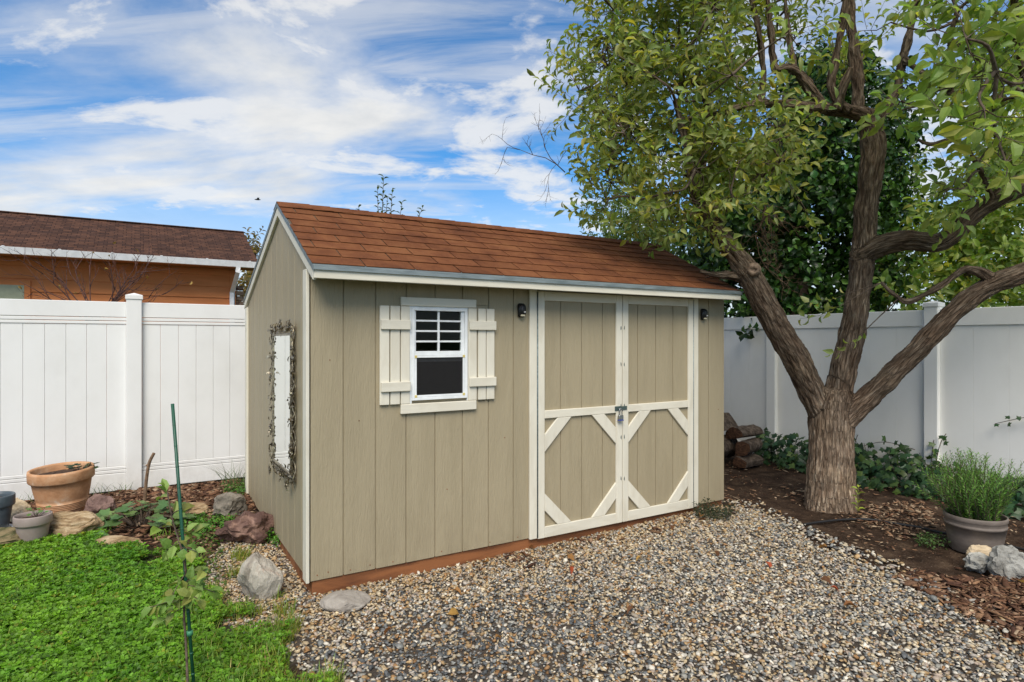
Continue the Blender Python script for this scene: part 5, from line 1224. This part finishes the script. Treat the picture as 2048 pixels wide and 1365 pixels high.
# plant in the terracotta pot, sprout in the grey pot
def potted(label, cen, n, ls, cols, spread):
    t_ = thing('pot_plant', label, 'plant', cen); F = Foliage()
    for i in range(n):
        a_ = random.uniform(0, 6.28); rr = spread * random.random() ** .5; q_ = cen + Vector((rr * math.cos(a_), rr * math.sin(a_), random.uniform(.02, .07)))
        F.tw.add(tube([cen, q_], .002, 4, False)); F.leaf(q_, Vector((math.cos(a_), math.sin(a_), .1)), Vector((0, 0, 1)) + rvec() * .35, ls * random.uniform(.7, 1.2), ls, jit(random.choice(cols), .12))
    emit(F, t_, M_HERB, (FIG_V, FIG_F), nlead=40)
potted('small dark green plant at the rim of the terracotta pot', tc_ + tl @ Vector((.13 , -.02, th_ * .86)), 22, .055, [(.03, .062, .024), (.022, .05, .02)], .09)
potted('tiny green sprout in the taupe pot', gc_ + Vector((.02, 0, gh_ * .84)), 10, .04, [(.10, .20, .04)], .05)
# green stake with a tied apple whip
gb = G(392, 1392); db = depth(gb)
stake = thing('garden_stake', 'thin green plastic garden stake leaning in the lawn', 'stake', gb)
top = P(345, 808, db); bot = gb - Vector((0, 0, .08)); mb = MB(); mb.tube([bot, bot.lerp(top, .5), top], .0068, seg=10); mb.obj('rod', flat('green_stake_plastic', (.012, .075, .042), .4), stake)
mb = MB(); 
for k in range(14):
    c_ = bot.lerp(top, .06 + k * .067); mb.tube([c_, c_.lerp(top, .008)], .0077, seg=10)
mb.obj('ridges', MATS['green_stake_plastic'], stake)
for fr_ in (.262, .525):
    c_ = bot.lerp(top, fr_); mb = MB(); R0 = (top - bot).normalized(); mb.tube([c_ - R0 * .010, c_ + R0 * .010], [.0125, .0125], seg=12); mb.obj('tie', flat('green_tie_tape', (.05, .22, .11), .5) if 'green_tie_tape' not in MATS else MATS['green_tie_tape'], stake)
wh = thing('apple_sapling', 'young apple whip tied to the green stake', 'sapling', gb + Vector((-.012, 0, 0))); FW = Foliage()
wp = [(*(gb + Vector((-.03, -.02, -.02))), .006), (*P(372, 1290, db), .005), (*P(368, 1230, db), .005), (*P(372, 1160, db), .0045), (*P(366, 1110, db - .02), .004), (*P(357, 1080, db - .02), .0035), (*P(345, 1040, db - .02), .003), (*P(335, 985, db - .02), .002)]
sp = smooth_path(wp, 5); FW.tw.add(tube(sp[:, :3], sp[:, 3], 7)); WC = [(.175, .285, .055), (.145, .245, .048), (.22, .32, .085), (.26, .29, .07)]
for (px, py, qx, qy, n_) in ((368, 1200, 300, 1215, 8), (370, 1170, 430, 1185, 8), (369, 1150, 340, 1200, 7), (372, 1165, 410, 1140, 7), (360, 1095, 395, 1105, 5), (358, 1085, 330, 1105, 5), (350, 1060, 395, 1070, 5), (345, 1050, 310, 1060, 3), (342, 1030, 365, 1020, 4), (337, 1000, 330, 975, 4), (370, 1190, 400, 1200, 6), (368, 1215, 330, 1240, 5)):
    a = P(px, py, db - .01); e = P(qx, qy, db + random.uniform(-.1, .08)); FW.tw.add(tube([a, a.lerp(e, .5) + Vector((0, 0, .006)), e], [.0025, .002, .0014], 4, False))
    for i in range(int(n_ * 1.2)):
        q_ = a.lerp(e, .15 + .85 * (i + .5) / (n_ * 1.2)); FW.leaf(q_, (e - a).normalized() * .5 + rvec() * .8, Vector((0, -.45, 1)) + rvec() * .6, random.uniform(.045, .070), random.uniform(.034, .052), jit(random.choice(WC), .12))
emit(FW, wh, M_HERB, nlead=100)
# grass tufts
def tuft(label, px, py, n, h, cols, lean=(0, 0), spread=.05, d_=None):
    g = G(px, py); t_ = thing('grass_tuft', label, 'grass', g); mb = MB()
    cs_ = []
    mat = MATS.get('tuft_grass') or surf('tuft_grass', [(.3, (.05, .085, .025)), (.7, (.13, .18, .06))], (30, 30, 8), 4, .6)
    for i in range(n):
        p0 = g + Vector((random.gauss(0, spread), random.gauss(0, spread), 0)); a_ = random.uniform(0, 6.28); b_ = random.uniform(.15, .6)
        dv = Vector((math.cos(a_) * b_ + lean[0], math.sin(a_) * b_ + lean[1], 1)) * h * random.uniform(.5, 1.1); sd = Vector((CS, -SN, 0)) * .0028
        v = []; 
        for k in range(5):
            t2 = k / 4; q_ = p0 + dv * t2 + Vector((dv.x, dv.y, -dv.z * .38)) * (t2 * t2) * .7
            w_ = (1 - t2 * .9); v += [q_ - sd * w_, q_ + sd * w_]
        mb.add((v, [(2 * k, 2 * k + 1, 2 * k + 3, 2 * k + 2) for k in range(4)]))
    mb.obj('blades', mat, t_, smooth=False)
tuft('tall drooping grass tuft in the corner of fence and shed', 468, 972, 46, .34, None, (-.1, 0), .05)
tuft('thin grass sprigs at the foot of the fence post', 248, 985, 12, .16, None, (0, 0), .05)
tuft('grass sprigs right of the terracotta pot by the fence', 198, 990, 12, .16, None, (0, 0), .04)
tuft('thin grass sprig behind the terracotta pot at the left', 48, 1008, 8, .16, None, (0, 0), .03)
# drip hose
hose_m = flat('black_hose_rubber', (.016, .016, .017), .45)
hp_ = []
for px, py in ((1608, 1052), (1640, 1047), (1690, 1042), (1740, 1042), (1790, 1050), (1840, 1058), (1880, 1068), (1925, 1074), (1975, 1085), (2020, 1096), (2070, 1108), (2140, 1130)):
    q_ = G(px, py); hp_.append((q_.x, q_.y, q_.z + .010, .0095))
sp = smooth_path(hp_, 5); v, f = tube(sp[:, :3], sp[:, 3], 10); h_o = mobj('drip_hose', v, f, hose_m, None, True)
h_o.data.transform(Matrix.Translation(-Vector(hp_[0][:3]))); h_o.location = hp_[0][:3]; tag(h_o, 'black drip hose lying across the soil behind the grey tub', 'hose')

# ================================================================== LAWN, GRAVEL, MULCH
def scatter(poly, per_m2, bounds, wobble=0.0):
    x0, x1, y0, y1 = bounds; n = int(per_m2 * (x1 - x0) * (y1 - y0)); x = rng.uniform(x0, x1, n); y = rng.uniform(y0, y1, n)
    wob = wobble * np.array([mnoise.noise((a * 6, b_ * 6, 1.5)) for a, b_ in zip(x, y)]) if wobble else 0.0
    k = inside(poly, x + wob, y + wob); x, y = x[k], y[k]
    dx, dy = x - CX, y - CY; d_ = dx * SN + dy * CS; r_ = dx * CS - dy * SN
    k = (d_ > 2.0) & (np.abs(r_) < d_ * .84 + .5)
    return x[k], y[k]
def vnoise(x, y, s, o=0.0): return np.array([mnoise.noise((a * s + o, b_ * s, o)) for a, b_ in zip(x, y)])
# clover and grass
x, y = scatter(LAWN, 5000, (-3.2, 0.1, -2.2, 2.2), .24); n = len(x)
kp = rng.random(n) < np.clip(1.15 - .5 * ss(x, -.75, -.2) * ss(y, -1.6, -.9), .3, 1); x, y = x[kp], y[kp]; n = len(x)
hgt = .022 + .026 * rng.random(n) + .012 * vnoise(x, y, 3.0); z = gz(x, y)
ph = rng.uniform(0, 6.28, n); tx, ty = rng.normal(0, .5, n), rng.normal(-.1, .5, n)
tone = vnoise(x, y, 1.6, 5) * .5 + vnoise(x, y, 9, 2) * .5
c0 = np.stack([.14 + .13 * tone, .29 + .16 * tone, .020 + .02 * tone], -1) * rng.normal(1, .32, (n, 1)).clip(.35, 1.7) * np.where(rng.random((n, 1)) < .04, np.array([[1.6, .9, 1.2]]), 1.0)
pos = []; axs = []; ups = []; cl = []
for k in range(3):
    a_ = ph + k * 2.094; axs.append(np.stack([np.cos(a_), np.sin(a_), rng.normal(.1, .3, n)], -1)); ups.append(np.stack([tx, ty, np.ones(n)], -1)); pos.append(np.stack([x, y, z + hgt], -1)); cl.append(c0)
sz_ = np.tile(rng.uniform(.011, .021, n), 3)
CLV = np.array([(0, 0, 0), (.55, .45, .10), (.6, 0, 0), (.55, -.45, .10), (.98, .30, .06), (1.0, -.30, .06)])
lawn = batch('clover_lawn', M_GRASS, None, np.concatenate(pos), np.concatenate(axs), np.concatenate(ups), sz_, sz_ * 1.05, sz_, np.concatenate(cl), CLV, [(0, 2, 1), (0, 3, 2), (1, 2, 4), (2, 3, 5), (2, 5, 4)])
lawn['label'] = 'bright green clover covering the lawn'; lawn['category'] = 'clover'
x, y = scatter(LAWN, 8000, (-3.2, 0.1, -2.2, 2.2), .42); n = len(x); z = gz(x, y)
edge = ss(x, -.9, -.3); hh = rng.uniform(.03, .085, n) * (1 + .35 * edge); a_ = rng.uniform(0, 6.28, n)
c0 = np.stack([.15 + .12 * edge * rng.random(n), .30 - .03 * edge, .025 + .03 * edge * rng.random(n)], -1) * rng.normal(1, .3, (n, 1)).clip(.4, 1.7) * np.where(rng.random((n, 1)) < .07, np.array([[2.0, 1.05, 2.5]]), 1.0)
BLV = np.array([(0, .5, 0), (0, -.5, 0), (.5, .42, .05), (.5, -.42, .05), (.85, .22, -.02), (.85, -.22, -.02), (1, 0, -.12)])
lean = rng.uniform(.2, .9, n)
gr = batch('lawn_grass', M_GRASS, None, np.stack([x, y, z - .01], -1), np.stack([np.cos(a_) * lean, np.sin(a_) * lean, np.ones(n)], -1), np.stack([-np.cos(a_), -np.sin(a_), np.full(n, .4)], -1), hh, rng.uniform(.003, .0055, n), hh, c0, BLV, [(0, 1, 3, 2), (2, 3, 5, 4), (4, 5, 6)])
gr['label'] = 'green grass blades growing among the lawn clover'; gr['category'] = 'grass'

# gravel: angular river pebbles
def peb_template(n):
    s = ICO[None] * (1 + rng.normal(0, .24, (n, 12, 1))); return s
PEB_F = [q_ for q_ in ICO_F if np.mean([ICO[i][2] for i in q_]) > -.6]       # bedded side left open
PAL = np.array([1.0, .985, .94]) * np.array([(.42, .33, .21), (.50, .42, .30), (.36, .24, .12), (.30, .29, .26), (.20, .205, .20), (.115, .12, .125), (.075, .08, .085), (.56, .52, .45), (.34, .27, .22), (.27, .15, .065), (.40, .36, .32), (.24, .20, .155)])
def pebbles(poly, dens, bounds, name, label, size, wt_fn, zoff=0.0):
    x, y = scatter(poly, dens, bounds); n = len(x); z = gz(x, y)
    W = wt_fn(x, y); W = W / W.sum(1, keepdims=True); ci = (W.cumsum(1) > rng.random((n, 1))).argmax(1); col = PAL[ci] * rng.normal(1, .14, (n, 1)).clip(.6, 1.4)
    s = rng.lognormal(math.log(size), .28, n).clip(size * .5, size * 2.0); a_ = rng.uniform(0, 6.28, n)
    o = batch(name, M_PEB, None, np.stack([x, y, z + rng.uniform(-.012, .012, n) + zoff], -1), np.stack([np.cos(a_), np.sin(a_), rng.normal(0, .35, n)], -1), np.stack([rng.normal(0, .45, n), rng.normal(0, .45, n), np.ones(n)], -1),
              s * .5 * rng.uniform(.95, 1.5, n), s * .5 * rng.uniform(.65, 1.05, n), s * .5 * rng.uniform(.32, .62, n), col, peb_template(n), PEB_F)
    o['label'] = label; o['category'] = 'gravel'; return o
def wts(x, y):
    n = len(x); tan = np.clip(1 - np.minimum(np.abs(y + .05) / .55 + .25 * vnoise(x, y, 2.4), 1.2), 0, 1) * (x > -.1) + ((x < .05) * ss(y, -.9, -.3))
    tan = np.clip(tan, 0, 1); dk = np.exp(-((x - .75) ** 2 / .9 + (y + .95) ** 2 / .22)) + .5 * np.exp(-((x - .3) ** 2 / .4 + (y + 1.5) ** 2 / .2)) + .35 * vnoise(x, y, 1.7, 3)
    dk = np.clip(dk, 0, 1) * (1 - tan)
    base_ = np.array([1.5, 1.7, .8, 1.2, 1.2, .7, .3, 1.5, .9, .5, 1.3, .8]); wt_ = np.array([2.6, 1.6, 2.2, .4, .25, .1, .05, .7, 1.6, 1.5, .5, .9]); wd_ = np.array([.9, .7, 1.0, .7, 1.3, 2.2, 2.2, .7, .6, 1.3, .5, .9])
    return base_[None] * (1 - tan - dk).clip(0)[:, None] + wt_[None] * tan[:, None] + wd_[None] * dk[:, None]
pebbles(GRAVEL, 6100, (-.9, 5.2, -2.6, 1.6), 'gravel', 'mixed tan grey and white river gravel in front of the shed', .0178, wts, -.010)
# loose stones strayed over the soil edge
EDGE = px_poly([(1452, 1000), (1520, 1005), (1600, 1045), (1690, 1085), (1800, 1125), (1900, 1180), (2080, 1275), (2220, 1350), (2200, 1380), (2050, 1310), (1880, 1215), (1720, 1135), (1560, 1050), (1452, 1020)])
pebbles(EDGE, 900, (2.0, 5.6, -2.6, .6), 'stray_gravel', 'loose pebbles strayed onto the edge of the soil bed', .024, wts, .004)
# bark mulch
CHP = np.array([(.13, .065, .036), (.18, .10, .06), (.085, .042, .025), (.27, .17, .105), (.22, .125, .07), (.36, .26, .17), (.06, .03, .02)])
def chips(poly, dens, bounds, name, label, size, keep=None, pw=(2, 2, 2, 1, 1.2, .5, 1.6)):
    x, y = scatter(poly, dens, bounds)
    if keep is not None: k = rng.random(len(x)) < keep(x, y); x, y = x[k], y[k]
    n = len(x); z = gz(x, y); pw = np.array(pw); ci = rng.choice(7, n, p=pw / pw.sum()); col = CHP[ci] * rng.normal(1, .18, (n, 1)).clip(.5, 1.5)
    s = rng.lognormal(math.log(size), .4, n).clip(size * .35, size * 2.4); a_ = rng.uniform(0, 6.28, n)
    o = batch(name, M_CHIP, None, np.stack([x, y, z + rng.uniform(-.008, .016, n)], -1), np.stack([np.cos(a_), np.sin(a_), rng.normal(0, .22, n)], -1), np.stack([rng.normal(0, .4, n), rng.normal(0, .4, n), np.ones(n)], -1),
              s * .5 * rng.uniform(.9, 1.5, n), s * .5 * rng.uniform(.25, .55, n), s * .5 * rng.uniform(.08, .22, n), col, peb_template(n), ICO_F)
    o['label'] = label; o['category'] = 'mulch'; return o
MULCH_R = px_poly([(1880, 1150), (1960, 1160), (2060, 1150), (2200, 1200), (2300, 1370), (2200, 1370), (2060, 1300), (1960, 1245), (1880, 1205), (1780, 1150), (1830, 1140)])
chips(MULCH_R, 3400, (2.5, 5.5, -2.6, -.8), 'bark_mulch', 'brown bark mulch chips between gravel and rocks at the right', .045)
chips(SOIL_R, 520, (2.2, 5.9, -2.6, 3), 'mulch_scraps', 'scattered mulch scraps and leaf litter on the dark soil', .026, keep=lambda x, y: np.clip(.35 + .9 * vnoise(x, y, 1.9), .05, 1), pw=(1, 1.2, .6, 1.4, 1.2, 1.8, .4))
chips(px_poly([(1740, 1010), (1850, 1000), (1880, 1060), (1800, 1080), (1700, 1040)]) , 900, (3, 6, -2, 1), 'leaf_litter', 'pale leaf litter on the soil between trunk and tub', .035, pw=(.6, 1, .3, 1.6, 1.2, 2, .2))
chips(BED_L, 2600, (-3.5, 0.02, .8, 3.05), 'bark_mulch', 'brown bark mulch chips in the bed under the left fence', .05, keep=lambda x, y: np.clip(ss(y, 1.9, 2.5) * .9 + .25, 0, 1))
chips([(0.9, -.02), (3.7, -.02), (3.7, -.30), (0.9, -.30)], 1500, (.9, 3.7, -.3, -.02), 'leaf_litter', 'brown dry leaf litter blown against the shed skid below the doors', .034, keep=lambda x, y: np.clip(vnoise(x, y, 3.3, 8) * 2.2 - .25, 0, 1) * ss(-y, .34, .08), pw=(2, 2, 1.4, 1.2, 1.6, .5, 1))
STRIP_L = px_poly([(430, 1100), (470, 1060), (520, 1030), (540, 1060), (480, 1110), (440, 1240), (415, 1200), (405, 1135)])
x, y = scatter(px_poly([(320, 1100), (420, 1070), (470, 1060), (440, 1120), (470, 1250), (430, 1260), (400, 1190), (330, 1140)]), 2600, (-1.2, .2, -.8, 2)); n = len(x)
sz_ = rng.uniform(.010, .022, n); a_ = rng.uniform(0, 6.28, n)
ms_ = batch('ground_cover', M_GRASS, None, np.stack([x, y, gz(x, y) + rng.uniform(.0, .03, n)], -1), np.stack([np.cos(a_), np.sin(a_), rng.normal(.2, .3, n)], -1), np.stack([rng.normal(0, .4, n), rng.normal(0, .4, n), np.ones(n)], -1), sz_, sz_, sz_, np.stack([rng.uniform(.05, .12, n), rng.uniform(.10, .20, n), np.full(n, .02)], -1), CLV, [(0, 2, 1), (0, 3, 2), (1, 2, 4), (2, 3, 5), (2, 5, 4)])
ms_['label'] = 'thin green weeds between the lawn and the shed gable'; ms_['category'] = 'weeds'
# fallen leaves
dm = []
for c_ in ((.20, .085, .03), (.30, .15, .05), (.13, .06, .028), (.38, .22, .06), (.34, .075, .03)):
    me = bpy.data.meshes.new('fallen_leaf'); vv = LEAF_V.copy(); vv[:, 2] *= 1.6; me.from_pydata([tuple(q_) for q_ in vv], [], LEAF_F); me.materials.append(M_DRYLEAF)
    a_ = me.attributes.new('col', 'FLOAT_COLOR', 'POINT'); a_.data.foreach_set('color', np.tile(np.array([*c_, 1]), len(vv)).astype(np.float32)); dm.append(me)
spots = [(905, 1187, 1, 'tan curled leaf on gravel below the window'), (945, 1140, 0, 'russet leaf at the skid between window and doors'), (962, 1150, 2, 'dark brown leaf in the litter below the left wall lamp'), (978, 1130, 1, 'tan leaf against the skid just left of the doors'),
 (1040, 1112, 2, 'dark brown leaf in front of the left door jamb'), (1057, 1100, 0, 'russet leaf touching the skid under the left door jamb'), (1105, 1104, 2, 'dark crumpled leaf below the lower left corner of the left door'), (1135, 1118, 1, 'tan leaf on gravel in front of the left door'),
 (1142, 1140, 4, 'red leaf on gravel in front of the left door'), (1145, 1168, 0, 'long russet leaf on dark gravel in front of the left door'), (1205, 1078, 2, 'dark brown leaf at the skid under the left door'), (1285, 1122, 3, 'yellow leaf on gravel in front of the double doors'),
 (1340, 1056, 2, 'dark brown leaf in litter below the right door'), (1378, 1046, 0, 'russet leaf left of the low clump at the shed corner'), (1400, 1040, 1, 'tan leaf touching the low clump at the shed corner'), (1412, 1048, 2, 'brown leaf in front of the low clump at the shed corner'),
 (1430, 1108, 2, 'dark curled leaf on gravel in front of the shed corner'), (785, 1265, 0, 'russet leaf on dark gravel in front of the flat grey stone'), (1530, 1130, 4, 'red leaf on pale gravel in front of the apple tree'), (1660, 1182, 4, 'bright red chip of leaf on gravel near the soil edge'),
 (1640, 1165, 2, 'dark brown leaf on gravel near the soil edge'), (1686, 1220, 0, 'russet leaf on gravel toward the lower right'), (1515, 1068, 1, 'tan leaf on gravel near the shed corner and tree'), (1655, 1100, 1, 'tan leaf on the soil edge below the hose'),
 (895, 1237, 3, 'yellow leaf on dark gravel below the window'), (1270, 1225, 2, 'dark brown leaf in the middle of the gravel'), (990, 1285, 1, 'tan leaf at the bottom of the gravel'), (450, 1243, 3, 'pale yellow leaf where lawn meets gravel by the white rock'),
 (136, 1280, 3, 'orange yellow leaf lying on the clover lawn'), (2035, 1168, 3, 'yellow leaf below the large veined rock')]
for px, py, k, lab in spots:
    g = G(px, py); a_ = random.uniform(0, 6.28)
    o = bpy.data.objects.new('fallen_leaf', dm[k]); COL.objects.link(o); s_ = random.uniform(.045, .075)
    o.location = g + Vector((0, 0, .022)); o.rotation_euler = (random.gauss(0, .3), random.gauss(0, .3), a_); o.scale = (s_, s_ * random.uniform(.5, .8), s_)
    tag(o, lab, 'leaf', 'fallen leaves')
